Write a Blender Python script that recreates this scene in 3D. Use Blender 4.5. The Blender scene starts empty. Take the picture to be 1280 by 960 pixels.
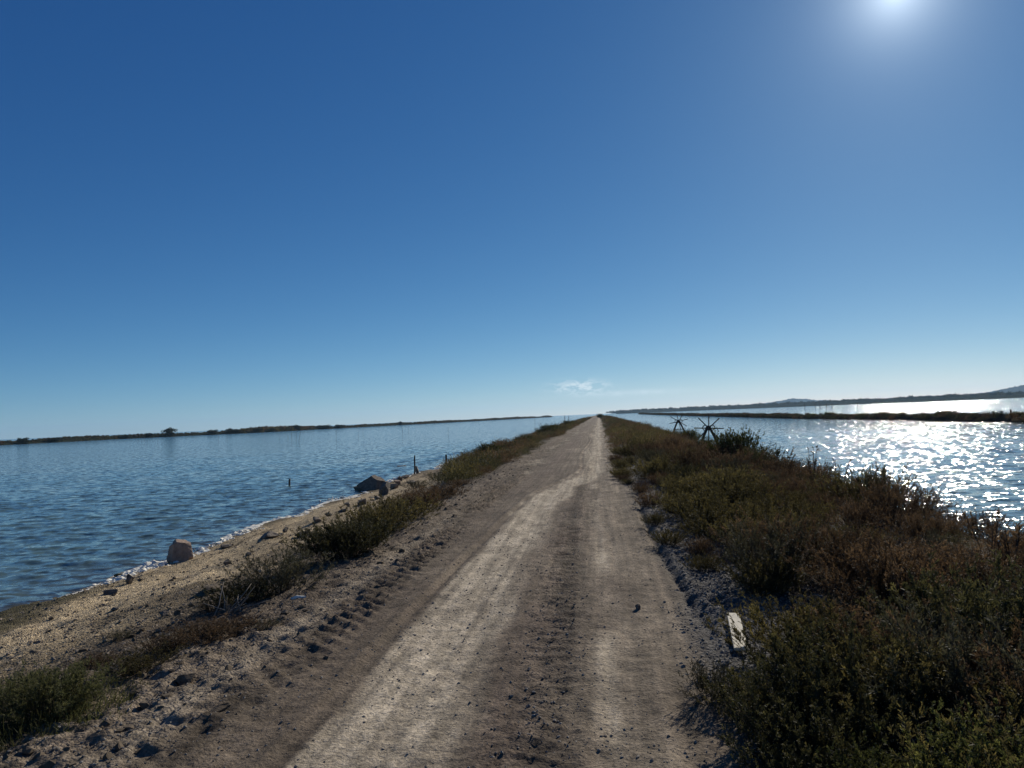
import bpy, bmesh, math, random
import numpy as np
from mathutils import Vector, Matrix

random.seed(7)
RNG = np.random.default_rng(11)
R = math.radians
S = bpy.context.scene
COL = S.collection

# ------------------------------------------------------------------ camera frame
F = 931.0                       # focal length in pixels of a 1280 px wide picture
CAMZ = 1.9
WATER = -1.0
def _c(px, py):
    return Vector(((px - 640) / F, (480 - py) / F, -1.0)).normalized()
Yc = _c(749, 517)
_d1 = _c(0, 549.0)
Zc = _d1.cross(Yc).normalized()
if Zc.y < 0: Zc = -Zc
Xc = Yc.cross(Zc)
def ray(px, py):
    c = _c(px, py)
    return Vector((c.dot(Xc), c.dot(Yc), c.dot(Zc)))
def on(px, py, z):
    d = ray(px, py)
    t = (z - CAMZ) / d.z
    return Vector((d.x * t, d.y * t, z))
def at(px, py, Y):
    d = ray(px, py); t = Y / d.y
    return Vector((d.x * t, Y, CAMZ + d.z * t))
SUN = ray(1120, -14)
SUN_EL = math.asin(SUN.z); SUN_AZ = math.atan2(SUN.x, SUN.y)

cam = bpy.data.cameras.new('camera'); camo = bpy.data.objects.new('camera', cam); COL.objects.link(camo)
M = Matrix((Xc, Yc, Zc)).to_4x4()
M.translation = Vector((0, 0, CAMZ))
camo.matrix_world = M
cam.sensor_width = 36; cam.lens = F * 36 / 1280
cam.clip_start = 0.05; cam.clip_end = 60000
S.camera = camo

# ------------------------------------------------------------------ noise
def _hash(ix, iy, seed):
    h = (ix.astype(np.int64) * 374761393 + iy.astype(np.int64) * 668265263 + seed * 974711) & 0x7fffffff
    h = ((h ^ (h >> 13)) * 1274126177) & 0x7fffffff
    h = h ^ (h >> 16)
    return (h & 0xffff) / 65535.0
def vnoise(x, y, seed=0):
    ix = np.floor(x); iy = np.floor(y); fx = x - ix; fy = y - iy
    u = fx * fx * fx * (fx * (fx * 6 - 15) + 10); v = fy * fy * fy * (fy * (fy * 6 - 15) + 10)
    a = _hash(ix, iy, seed); b = _hash(ix + 1, iy, seed); c = _hash(ix, iy + 1, seed); d = _hash(ix + 1, iy + 1, seed)
    return (a + (b - a) * u) * (1 - v) + (c + (d - c) * u) * v - 0.5
def fbm(x, y, seed=0, oct=4, gain=0.5):
    s = 0; a = 1
    for i in range(oct):
        s = s + a * vnoise(x * 2 ** i + 17.3 * i, y * 2 ** i - 9.1 * i, seed + i); a *= gain
    return s
def sstep(a, b, x):
    t = np.clip((x - a) / (b - a), 0, 1); return t * t * (3 - 2 * t)
def bump_(x, c, w):
    return np.exp(-((x - c) / w) ** 2)

# ------------------------------------------------------------------ mesh helpers
def mesh_np(name, V, Q, mats, parent=None, attrs=None, smooth=True, T=None, matidx=None):
    me = bpy.data.meshes.new(name)
    V = np.asarray(V, np.float32).reshape(-1, 3)
    Q = np.zeros((0, 4), np.int32) if Q is None else np.asarray(Q, np.int32).reshape(-1, 4)
    T = np.zeros((0, 3), np.int32) if T is None else np.asarray(T, np.int32).reshape(-1, 3)
    me.vertices.add(len(V)); me.vertices.foreach_set('co', V.ravel())
    nl = Q.size + T.size
    me.loops.add(nl); me.loops.foreach_set('vertex_index', np.concatenate([Q.ravel(), T.ravel()]))
    me.polygons.add(len(Q) + len(T))
    st = np.concatenate([np.arange(len(Q)) * 4, Q.size + np.arange(len(T)) * 3]).astype(np.int32)
    me.polygons.foreach_set('loop_start', st)
    if matidx is not None: me.polygons.foreach_set('material_index', np.asarray(matidx, np.int32))
    me.polygons.foreach_set('use_smooth', np.full(len(st), smooth))
    me.update(calc_edges=True)
    for k, a in (attrs or {}).items():
        a = np.asarray(a, np.float32)
        if a.ndim == 1:
            at_ = me.attributes.new(k, 'FLOAT', 'POINT'); at_.data.foreach_set('value', a)
        else:
            at_ = me.attributes.new(k, 'FLOAT_COLOR', 'POINT')
            at_.data.foreach_set('color', np.concatenate([a, np.ones((len(a), 1), np.float32)], 1).ravel())
    for m in (mats if isinstance(mats, (list, tuple)) else [mats]): me.materials.append(m)
    o = bpy.data.objects.new(name, me); COL.objects.link(o)
    if parent is not None: o.parent = parent
    return o
def grid_faces(nr, nc, keep=None):
    i = np.arange(nr - 1)[:, None] * nc + np.arange(nc - 1)[None, :]
    q = np.stack([i, i + 1, i + nc + 1, i + nc], -1)
    return q.reshape(-1, 4) if keep is None else q[keep]
def compact(V, Q, attrs):
    used = np.unique(Q); m = np.full(len(V), -1); m[used] = np.arange(len(used))
    return V[used], m[Q], {k: a[used] for k, a in attrs.items()}
def tag(o, label=None, cat=None, group=None, kind=None):
    if label: o['label'] = label
    if cat: o['category'] = cat
    if group: o['group'] = group
    if kind: o['kind'] = kind
    return o
def empty(name, loc, rz=0):
    o = bpy.data.objects.new(name, None); COL.objects.link(o); o.location = loc; o.rotation_euler = (0, 0, rz)
    o.empty_display_size = 0.1
    return o
def bm_obj(name, bm, mat, parent=None, smooth=False):
    me = bpy.data.meshes.new(name); bm.to_mesh(me); bm.free()
    me.materials.append(mat)
    if smooth:
        for p in me.polygons: p.use_smooth = True
    o = bpy.data.objects.new(name, me); COL.objects.link(o)
    if parent is not None: o.parent = parent
    return o
def tube(bm, pts, radii, n=7, cap=True, jitter=0.0):
    pts = [Vector(p) for p in pts]; rings = []
    for i, p in enumerate(pts):
        t = (pts[min(i + 1, len(pts) - 1)] - pts[max(i - 1, 0)]).normalized()
        a = t.cross(Vector((0.31, 0.83, 0.2))).normalized(); b = t.cross(a)
        rings.append([bm.verts.new(p + (a * math.cos(2 * math.pi * k / n) + b * math.sin(2 * math.pi * k / n)) * radii[i] * (1 + random.uniform(-jitter, jitter))) for k in range(n)])
    for i in range(len(rings) - 1):
        for k in range(n):
            bm.faces.new((rings[i][k], rings[i][(k + 1) % n], rings[i + 1][(k + 1) % n], rings[i + 1][k]))
    if cap:
        bm.faces.new(rings[0][::-1]); bm.faces.new(rings[-1])

# ------------------------------------------------------------------ materials
def nt(name):
    m = bpy.data.materials.new(name); m.use_nodes = True
    t = m.node_tree; b = t.nodes['Principled BSDF']
    return m, t, b
def N(t, typ, **kw):
    n = t.nodes.new(typ)
    for k, v in kw.items():
        if k.startswith('i_'):
            key = k[2:]; key = int(key) if key.isdigit() else key
            n.inputs[key].default_value = v
        else: setattr(n, k, v)
    return n
def mathn(t, op, a, b=None, clamp=False):
    n = t.nodes.new('ShaderNodeMath'); n.operation = op; n.use_clamp = clamp
    for i, v in enumerate((a, b)):
        if v is None: continue
        if isinstance(v, (int, float)): n.inputs[i].default_value = v
        else: t.links.new(v, n.inputs[i])
    return n.outputs[0]
def noise_tex(t, vec, scale, detail=4, rough=0.55, dist=0.0):
    n = t.nodes.new('ShaderNodeTexNoise'); n.inputs['Scale'].default_value = scale
    n.inputs['Detail'].default_value = detail; n.inputs['Roughness'].default_value = rough; n.inputs['Distortion'].default_value = dist
    if vec is not None: t.links.new(vec, n.inputs['Vector'])
    return n
def ramp(t, fac, pts):
    n = t.nodes.new('ShaderNodeValToRGB'); e = n.color_ramp.elements
    while len(e) < len(pts): e.new(0.5)
    for i, (p, c) in enumerate(pts):
        e[i].position = p; e[i].color = (c[0], c[1], c[2], 1) if not isinstance(c, (int, float)) else (c, c, c, 1)
    t.links.new(fac, n.inputs[0]); return n.outputs[0]
def mixc(t, typ, fac, a, b):
    n = t.nodes.new('ShaderNodeMix'); n.data_type = 'RGBA'; n.blend_type = typ
    for s, v in ((n.inputs[0], fac), (n.inputs[6], a), (n.inputs[7], b)):
        if isinstance(v, (int, float)): s.default_value = v
        elif isinstance(v, tuple): s.default_value = (v[0], v[1], v[2], 1)
        else: t.links.new(v, s)
    return n.outputs[2]

def mat_ground():
    m, t, b = nt('dirt')
    col = N(t, 'ShaderNodeAttribute', attribute_name='albedo').outputs['Color']
    grit = N(t, 'ShaderNodeAttribute', attribute_name='grit').outputs['Fac']
    tc = N(t, 'ShaderNodeNewGeometry').outputs['Position']
    n1 = noise_tex(t, tc, 38, 6, 0.65); n2 = noise_tex(t, tc, 7, 5, 0.6); n3 = noise_tex(t, tc, 150, 3, 0.6)
    v = t.nodes.new('ShaderNodeTexVoronoi'); v.inputs['Scale'].default_value = 42; t.links.new(tc, v.inputs['Vector'])
    f = ramp(t, n1.outputs[0], [(0.30, 0.40), (0.5, 1.0), (0.72, 1.5)])
    f2 = ramp(t, n2.outputs[0], [(0.3, 0.76), (0.5, 1.0), (0.72, 1.2)])
    c = mixc(t, 'MULTIPLY', 1.0, col, f); c = mixc(t, 'MULTIPLY', 1.0, c, f2)
    vc = ramp(t, v.outputs['Color'], [(0.0, 0.55), (0.6, 1.0), (1.0, 1.6)])
    c = mixc(t, 'MULTIPLY', grit, c, vc)
    t.links.new(c, b.inputs['Base Color'])
    b.inputs['Roughness'].default_value = 0.95; b.inputs['Specular IOR Level'].default_value = 0.12
    h = mathn(t, 'ADD', mathn(t, 'MULTIPLY', n1.outputs[0], 0.8), mathn(t, 'MULTIPLY', n3.outputs[0], 0.25))
    dv = mathn(t, 'MULTIPLY', mathn(t, 'SUBTRACT', 0.55, v.outputs['Distance']), grit)
    h = mathn(t, 'ADD', h, dv)
    h = mathn(t, 'ADD', h, mathn(t, 'MULTIPLY', n2.outputs[0], 1.2))
    bp = N(t, 'ShaderNodeBump'); bp.inputs['Strength'].default_value = 0.8; bp.inputs['Distance'].default_value = 0.028
    t.links.new(h, bp.inputs['Height']); t.links.new(bp.outputs[0], b.inputs['Normal'])
    return m
M_GROUND = mat_ground()

def mat_water():
    m, t, b = nt('lagoon_water')
    shal = N(t, 'ShaderNodeAttribute', attribute_name='shallow').outputs['Fac']
    pos = N(t, 'ShaderNodeNewGeometry').outputs['Position']
    pn = noise_tex(t, pos, 0.05, 3, 0.5)
    deep = mixc(t, 'MIX', pn.outputs[0], (0.088, 0.150, 0.152), (0.100, 0.168, 0.165))
    c = mixc(t, 'MIX', shal, deep, (0.060, 0.058, 0.040))
    t.links.new(c, b.inputs['Base Color'])
    b.inputs['Roughness'].default_value = RGH; b.inputs['IOR'].default_value = 1.333
    # small ripples as a slope field added to the surface normal
    def slopes(scale, stretch, amp, detail):
        mp = N(t, 'ShaderNodeMapping'); mp.inputs['Scale'].default_value = (scale * stretch, scale, scale)
        mp.inputs['Rotation'].default_value = (0, 0, R(-8))
        t.links.new(pos, mp.inputs['Vector'])
        nn = noise_tex(t, mp.outputs[0], 1.0, detail, 0.55, 0.3)
        s = N(t, 'ShaderNodeVectorMath', operation='SUBTRACT'); t.links.new(nn.outputs['Color'], s.inputs[0]); s.inputs[1].default_value = (0.5, 0.5, 0.5)
        k = N(t, 'ShaderNodeVectorMath', operation='MULTIPLY'); t.links.new(s.outputs[0], k.inputs[0]); k.inputs[1].default_value = (amp, amp, 0)
        return k.outputs[0]
    calm = noise_tex(t, pos, 0.11, 3, 0.5)
    a = N(t, 'ShaderNodeVectorMath', operation='ADD')
    t.links.new(slopes(*RS[0], RIP[0], 3), a.inputs[0]); t.links.new(slopes(*RS[1], RIP[1], 2), a.inputs[1])
    sc = N(t, 'ShaderNodeVectorMath', operation='SCALE'); t.links.new(a.outputs[0], sc.inputs[0])
    t.links.new(ramp(t, calm.outputs[0], [(0.3, 0.85), (0.7, 1.15)]), sc.inputs['Scale'])
    g = N(t, 'ShaderNodeNewGeometry')
    ad = N(t, 'ShaderNodeVectorMath', operation='ADD'); t.links.new(g.outputs['Normal'], ad.inputs[0]); t.links.new(sc.outputs[0], ad.inputs[1])
    no = N(t, 'ShaderNodeVectorMath', operation='NORMALIZE'); t.links.new(ad.outputs[0], no.inputs[0])
    t.links.new(no.outputs[0], b.inputs['Normal'])
    return m
RIP = (1.4, 0.45); RS = ((3.3, 0.6), (11.0, 0.6)); RGH = 0.07
M_WATER = mat_water()

def mat_plain(name, col, rough=0.85, scale=12, var=0.35, bump=0.01, spec=0.25, stretch=None):
    m, t, b = nt(name)
    tc = N(t, 'ShaderNodeTexCoord').outputs['Object']
    if stretch:
        mp = N(t, 'ShaderNodeMapping'); mp.inputs['Scale'].default_value = stretch; t.links.new(tc, mp.inputs['Vector']); tc = mp.outputs[0]
    n = noise_tex(t, tc, scale, 6, 0.62)
    f = ramp(t, n.outputs[0], [(0.3, 1 - var), (0.5, 1.0), (0.72, 1 + var)])
    t.links.new(mixc(t, 'MULTIPLY', 1.0, col, f), b.inputs['Base Color'])
    b.inputs['Roughness'].default_value = rough; b.inputs['Specular IOR Level'].default_value = spec
    if bump:
        bp = N(t, 'ShaderNodeBump'); bp.inputs['Strength'].default_value = 0.7; bp.inputs['Distance'].default_value = bump
        t.links.new(n.outputs[0], bp.inputs['Height']); t.links.new(bp.outputs[0], b.inputs['Normal'])
    return m
def mat_leaf(name, ca, cb, cc, transl=0.25):
    """ca..cc by the per-twig tone; a little variation per plant."""
    m, t, b = nt(name)
    tone = N(t, 'ShaderNodeAttribute', attribute_name='tone').outputs['Fac']
    oi = N(t, 'ShaderNodeObjectInfo').outputs['Random']
    c = ramp(t, tone, [(0.0, ca), (0.5, cb), (1.0, cc)])
    v = ramp(t, oi, [(0.0, 0.7), (1.0, 1.3)])
    c = mixc(t, 'MULTIPLY', 1.0, c, v)
    pos = N(t, 'ShaderNodeNewGeometry').outputs['Position']
    pn = noise_tex(t, pos, 0.9, 2, 0.5)
    c = mixc(t, 'MULTIPLY', 1.0, c, ramp(t, pn.outputs[0], [(0.3, 0.7), (0.7, 1.3)]))
    t.links.new(c, b.inputs['Base Color']); b.inputs['Roughness'].default_value = 0.7; b.inputs['Specular IOR Level'].default_value = 0.2
    tr = N(t, 'ShaderNodeBsdfTranslucent'); t.links.new(c, tr.inputs['Color'])
    mx = N(t, 'ShaderNodeMixShader'); mx.inputs[0].default_value = transl
    t.links.new(b.outputs[0], mx.inputs[1]); t.links.new(tr.outputs[0], mx.inputs[2])
    t.links.new(mx.outputs[0], t.nodes['Material Output'].inputs['Surface'])
    return m
M_OLIVE = mat_leaf('olive_foliage', (0.028, 0.026, 0.012), (0.082, 0.068, 0.024), (0.235, 0.185, 0.056), 0.42)  # olive tips, brightened further to paint rim light on the shrub tops
M_RUSSET = mat_leaf('russet_foliage', (0.034, 0.021, 0.013), (0.094, 0.060, 0.031), (0.230, 0.140, 0.068), 0.42)  # tip colour raised too, sunlit tops painted into the leaves
M_DARK = mat_leaf('dark_green_foliage', (0.022, 0.025, 0.012), (0.048, 0.046, 0.018), (0.150, 0.126, 0.042), 0.36)
M_BUSH = mat_leaf('bush_foliage', (0.020, 0.026, 0.010), (0.058, 0.062, 0.018), (0.165, 0.155, 0.042), 0.42)
M_GREY = mat_leaf('grey_green_foliage', (0.036, 0.033, 0.020), (0.074, 0.068, 0.036), (0.140, 0.124, 0.064), 0.3)
M_GRASS = mat_leaf('marsh_grass', (0.044, 0.050, 0.020), (0.092, 0.094, 0.034), (0.185, 0.172, 0.066), 0.4)
M_DRY = mat_leaf('dry_grass', (0.060, 0.048, 0.024), (0.120, 0.094, 0.048), (0.190, 0.150, 0.080))
M_TREE = mat_leaf('tree_foliage', (0.012, 0.018, 0.010), (0.026, 0.036, 0.016), (0.050, 0.060, 0.024), 0.15)
M_TWIG = mat_plain('twig_bark', (0.07, 0.052, 0.036), 0.9, 30, 0.4, 0.003)
M_DEAD = mat_plain('dead_wood', (0.20, 0.17, 0.14), 0.9, 30, 0.3, 0.003)
M_ROCK = mat_plain('shore_rock', (0.20, 0.165, 0.13), 0.92, 9, 0.5, 0.03)
M_ROCKP = mat_plain('pink_rock', (0.28, 0.205, 0.155), 0.92, 9, 0.35, 0.03)
M_ROCKD = mat_plain('dark_rock', (0.115, 0.098, 0.082), 0.92, 11, 0.5, 0.03)
M_ROCKM = mat_plain('brown_boulder', (0.165, 0.135, 0.105), 0.92, 10, 0.5, 0.03)
M_PEB = mat_plain('pebble', (0.20, 0.18, 0.155), 0.9, 4, 0.55, 0)
M_CLOD = mat_plain('clod', (0.105, 0.080, 0.054), 0.95, 20, 0.5, 0.01)
M_FOAM = mat_plain('salt_foam', (0.74, 0.71, 0.62), 0.9, 14, 0.12, 0.02)
M_WEED = mat_plain('wet_weed', (0.045, 0.042, 0.022), 0.7, 9, 0.5, 0.02)
M_WOOD = mat_plain('weathered_timber', (0.085, 0.066, 0.050), 0.88, 9, 0.45, 0.006, 0.2, (6, 6, 0.6))
M_PALE = mat_plain('pale_plank_wood', (0.66, 0.60, 0.47), 0.85, 9, 0.07, 0.002, 0.2, (9, 0.7, 9))
M_IRON = mat_plain('rusty_iron', (0.075, 0.048, 0.035), 0.8, 18, 0.5, 0.004)
M_FAR = mat_plain('far_land', (0.030, 0.034, 0.022), 1.0, 0.02, 0.3, 0, 0.0)
M_BANK = mat_plain('bank_soil', (0.030, 0.026, 0.020), 1.0, 0.6, 0.4, 0.05, 0.0)

# ------------------------------------------------------------------ terrain
PX = np.array([-18, -14, -11.6, -10.3, -9.0, -7.6, -6.2, -5.0, -4.2, -3.6, -2.6, -1.3, -0.2, 0.7, 1.1, 1.6, 2.4, 3.4, 4.4, 5.4, 6.2, 6.9, 8.0, 10.0])
PZ = np.array([-2.2, -1.6, -1.2, -1.0, -0.86, -0.68, -0.47, -0.25, -0.10, -0.02, 0.0, -0.02, 0.0, -0.02, -0.03, 0.0, 0.05, 0.07, 0.03, -0.16, -0.55, -1.0, -1.5, -2.1])
def cross(x, y):
    sh = 0.35 * vnoise(y * 0.13 + 3.1, y * 0 + 0.5, 41) * sstep(3.5, 8, np.abs(x)) * 2
    return np.interp(x + sh, PX, PZ)
def c1(y): return -1.33 - 0.12 * np.sin(y * 0.21) + 1.05 * sstep(17, 27, y)
def c2(y): return -0.12 + 0.1 * np.sin(y * 0.17 + 1.0) - 0.25 * sstep(40, 70, y)
def c3(y): return -2.62 + 0.15 * np.sin(y * 0.11)
def rutx(y): return 0.80 + 0.1 * np.sin(y * 0.33 + 0.4)
def height(x, y, detail=True):
    z = cross(x, y)
    road = sstep(-4.2, -3.4, x) * (1 - sstep(0.95, 1.3, x))
    z = z + 0.10 * fbm(x * 0.8, y * 0.5, 5, 3) * sstep(1.3, 2.2, x) * (1 - sstep(5, 6, x))
    z = z + 0.10 * fbm(x * 0.9, y * 0.6, 9, 4) * sstep(-4.0, -5.2, x) * sstep(-11.5, -9.6, x)
    z = z + 0.035 * fbm(x * 0.9, y * 0.35, 3, 3) * road
    if detail:
        # dusty wheel paths, slightly sunken, with sharp shoulders
        z = z - 0.020 * bump_(x, c1(y), 0.40) * (1 - 0.0 * y) - 0.022 * bump_(x, c2(y), 0.26) - 0.018 * bump_(x, c3(y), 0.3) * sstep(20, 26, y)
        z = z - 0.050 * bump_(x, rutx(y), 0.055) * sstep(5.5, 8, y) * (1 - sstep(17, 21, y)) + 0.03 * bump_(x, rutx(y) + 0.13, 0.08) * sstep(5.5, 8, y) * (1 - sstep(17, 21, y))
        z = z - 0.030 * bump_(x, c1(y) - 0.50, 0.05) * (0.6 + fbm(x * 0 + 2, y * 0.4, 61, 2)) + 0.014 * bump_(x, c1(y) - 0.60, 0.05)
        for (cx, w, amp, per, ph, seed) in ((-2.62, 0.27, 0.042, 0.24, 0.8, 21), (-0.55, 0.20, 0.021, 0.22, 0.15, 22), (0.40, 0.14, 0.007, 0.23, 0.0, 23)):
            xx = x - (cx + 0.08 * np.sin(y * 0.3))
            pat = np.clip(0.75 + 1.8 * fbm(x * 0.3 + 5, y * 0.35, seed, 2), 0, 1)
            wv = np.sin(2 * np.pi * (y + ph * xx) / per + 1.3 * fbm(x * 1.5, y * 1.5, seed + 7, 2))
            z = z + amp * (np.clip(wv, 0, 1) ** 2.2 - 0.25 * np.clip(-wv, 0, 1)) * sstep(-w, -0.75 * w, xx) * (1 - sstep(0.75 * w, w, xx)) * pat * (1 - sstep(24, 34, y)) * (0.75 + 0.8 * np.abs(vnoise(x * 6, y * 9, seed + 3)))
            z = z - 0.02 * bump_(xx, 0, w * 1.3) * pat
        z = z + (0.009 * vnoise(x * 15 + 0.6 * np.sin(y * 0.5), y * 0.25, 57) + 0.006 * vnoise(x * 30, y * 0.5, 59)) * road
        # loose rough soil on the shoulders
        loose = np.clip(sstep(-2.0, -2.9, x) + sstep(0.55, 0.95, x) * 0.8 + 0.5 * bump_(x, -0.5, 0.35), 0, 1) * sstep(-11, -9.8, x)
        lump = np.abs(fbm(x * 3.1, y * 3.1, 31, 4, 0.6))
        z = z + 0.075 * (0.3 - lump) * loose * (1 - 0.65 * sstep(-4.6, -6.0, x))
        z = z + 0.020 * fbm(x * 9, y * 9, 35, 4, 0.7) * (0.45 + 0.95 * loose)
        heap = np.exp(-((x + 0.42) / 0.42) ** 2 - ((y - 4.1) / 0.55) ** 2)
        z = z + heap * (0.015 + 0.022 * fbm(x * 11, y * 11, 37, 4, 0.7))
    return z
def hz(x, y): return float(height(np.array([float(x)]), np.array([float(y)]))[0])

def albedo(x, y):
    """colour of the soil: dusty wheel paths, damp brown soil, pale beach, dark wrack."""
    n = fbm(x * 1.3, y * 0.5, 51, 4); nf = fbm(x * 5.0, y * 1.2, 53, 4); nb = fbm(x * 0.7, y * 0.6, 55, 4)
    def L(a, b, f): return np.asarray(a)[None] * (1 - f[:, None]) + np.asarray(b)[None] * f[:, None]
    c = L((0.134, 0.103, 0.075), (0.196, 0.155, 0.112), np.clip(0.5 + 1.6 * n, 0, 1))
    red = np.clip(bump_(x, -1.9, 0.5) * sstep(15, 30, y) + 0.8 * bump_(x, -0.55, 0.35), 0, 1) * np.clip(0.5 + 1.5 * nb, 0, 1)
    c = c * (1 - red[:, None]) + np.array((0.118, 0.086, 0.066))[None] * red[:, None]
    sf = sstep(9, 20, y) * 0.22
    edge1 = sstep(-0.44 - sf, -0.34 + sf, (x - c1(y)) + (0.05 + sf) * nf) * (1 - sstep(0.20, 0.55, (x - c1(y)) + 0.3 * n))
    d = edge1 * (0.85 + 0.5 * nf)
    d = np.maximum(d, bump_(x + 0.06 * nf, c2(y), 0.12) * np.clip(0.10 + 1.3 * n + 0.4 * sstep(16, 24, y), 0, 1))
    d = np.maximum(d, bump_(x + 0.1 * nf, 0.42 + 0.05 * np.sin(y), 0.14) * 0.12 * np.clip(0.7 + 1.3 * n, 0, 1))
    d = np.maximum(d, bump_(x + 0.12 * n, c3(y), 0.25) * sstep(20, 27, y) * np.clip(0.25 + 1.6 * n, 0, 0.6))
    d = np.maximum(d, bump_(x, -2.95 + 0.1 * nf, 0.16) * 0.35 * (1 - sstep(12, 18, y)))
    d = np.maximum(d, bump_(x, 0.12, 0.42) * 0.20 * np.clip(0.8 + nf, 0, 1.3))
    d = np.clip(d, 0, 1)
    c = c * (1 - d[:, None]) + np.array((0.43, 0.360, 0.266))[None] * d[:, None]
    # darker soil colour along the tread marks and the ruts
    for cx, w, k in ((-2.62, 0.30, 0.45), (-0.55, 0.22, 0.28), (-2.05, 0.12, 0.10), (0.78, 0.12, 0.30)):
        q = bump_(x + 0.06 * nf - 0.08 * np.sin(y * 0.3), cx, w) * k * np.clip(0.6 + 1.6 * nf + 0.8 * n, 0, 1.3)
        c = c * (1 - q[:, None])
    # thin streaks along the track
    st = np.clip(1.9 * vnoise(x * 14 + 0.6 * np.sin(y * 0.5), y * 0.22, 57) + 1.5 * vnoise(x * 31 + 0.9 * np.sin(y * 0.4), y * 0.35, 58), -0.8, 0.8) * sstep(-2.2, -1.8, x) * (1 - sstep(0.7, 1.0, x))
    c = c * (1 + 0.24 * st[:, None])
    mo = fbm(x * 6.5, y * 3.0, 62, 4, 0.6) * sstep(-4.6, -4.0, x) * (1 - sstep(0.8, 1.1, x))
    c = c * (1 + 0.42 * np.clip(mo, -0.8, 0.8)[:, None])
    # left shoulder and beach
    sand = sstep(-4.7, -5.7, x + 0.9 * nb) * sstep(-10.5, -9.6, x + 0.5 * nb)
    far = 1 - 0.75 * sstep(26, 46, y)
    c = c * (1 - (sand * far)[:, None]) + (np.array((0.43, 0.335, 0.208))[None] * (1 + 0.5 * n[:, None])) * (sand * far)[:, None]
    litter = sstep(-3.6, -4.3, x + 0.8 * nb) * sstep(-7.4, -5.4, x + 1.4 * nb)
    c = c * (1 - 0.66 * litter[:, None]) + np.array((0.090, 0.070, 0.048))[None] * 0.66 * litter[:, None]
    wr = np.clip(bump_(x + 0.35 * nb, -8.75, 0.14) + 0.7 * bump_(x + 0.5 * nb, -7.7, 0.10) + 0.6 * bump_(x + 0.6 * nb, -6.3, 0.22), 0, 1) * np.clip(0.2 + 2.5 * nf, 0, 0.8)
    c = c * (1 - wr[:, None]) + np.array((0.06, 0.048, 0.032))[None] * wr[:, None]
    wet = sstep(-9.2, -10.1, x + 0.5 * nb)
    c = c * (1 - 0.72 * wet[:, None]) + np.array((0.06, 0.05, 0.03))[None] * 0.72 * wet[:, None]
    algae = sstep(-8.1, -9.0, x + 0.6 * nb) * (1 - sstep(12.5, 14.5, y + 1.5 * nb)) * 0.85
    c = c * (1 - algae[:, None]) + np.array((0.055, 0.052, 0.026))[None] * algae[:, None]
    # dark grey gravel on the right and soil under the shrubs
    gv = sstep(0.62, 0.95, x + 0.25 * n)
    c = c * (1 - gv[:, None]) + np.array((0.098, 0.092, 0.088))[None] * gv[:, None]
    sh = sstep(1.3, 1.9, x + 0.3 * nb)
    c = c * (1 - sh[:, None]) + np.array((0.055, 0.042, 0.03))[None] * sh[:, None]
    grit = np.clip(0.12 + 0.8 * gv + 0.5 * sstep(-2.2, -3.2, x) + 0.35 * sand + 0.3 * bump_(x, -0.5, 0.3), 0, 1)
    return c * 1.0, grit

def make_ground():
    xs = np.concatenate([np.arange(-18, -11, 0.35), np.arange(-11, -4.4, 0.055), np.arange(-4.4, 1.4, 0.024), np.arange(1.4, 7.4, 0.09), np.arange(7.4, 10.01, 0.4)])
    ys = [-12.0]
    while ys[-1] < 1.2: ys.append(ys[-1] + 0.35)
    while ys[-1] < 900: ys.append(ys[-1] + max(0.020, min(0.0052 * ys[-1], 6)))
    ys = np.array(ys)
    X, Y = np.meshgrid(xs, ys); X = X.ravel(); Y = Y.ravel()
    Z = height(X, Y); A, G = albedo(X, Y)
    V = np.stack([X, Y, Z], 1); nr, nc = len(ys), len(xs)
    Q = grid_faces(nr, nc); cx = X[Q].mean(1); cy = Y[Q].mean(1)
    wob = 0.25 * vnoise(cy * 0.6, cy * 0, 71)
    road = (cx > -3.7 + wob) & (cx < 1.05 + 0.5 * wob)
    beach = (cx < -4.9 + 2 * wob)
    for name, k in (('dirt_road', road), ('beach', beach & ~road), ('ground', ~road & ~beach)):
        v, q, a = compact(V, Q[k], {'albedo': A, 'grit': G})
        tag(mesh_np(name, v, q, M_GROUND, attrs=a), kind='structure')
make_ground()

# shore lines: where the terrain meets the water
YS = np.arange(-5, 420, 0.25)
def shoreline(side):
    xs = np.linspace(-13, -8, 400) if side < 0 else np.linspace(5.2, 8.5, 300)
    out = np.empty(len(YS))
    for i, y in enumerate(YS):
        z = height(xs, np.full_like(xs, y), False)
        if side < 0: out[i] = xs[np.argmax(z > WATER)]
        else: out[i] = xs[np.argmax(z < WATER)]
    return out
SHL = shoreline(-1)
def shl(y): return np.interp(y, YS, SHL)

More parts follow.
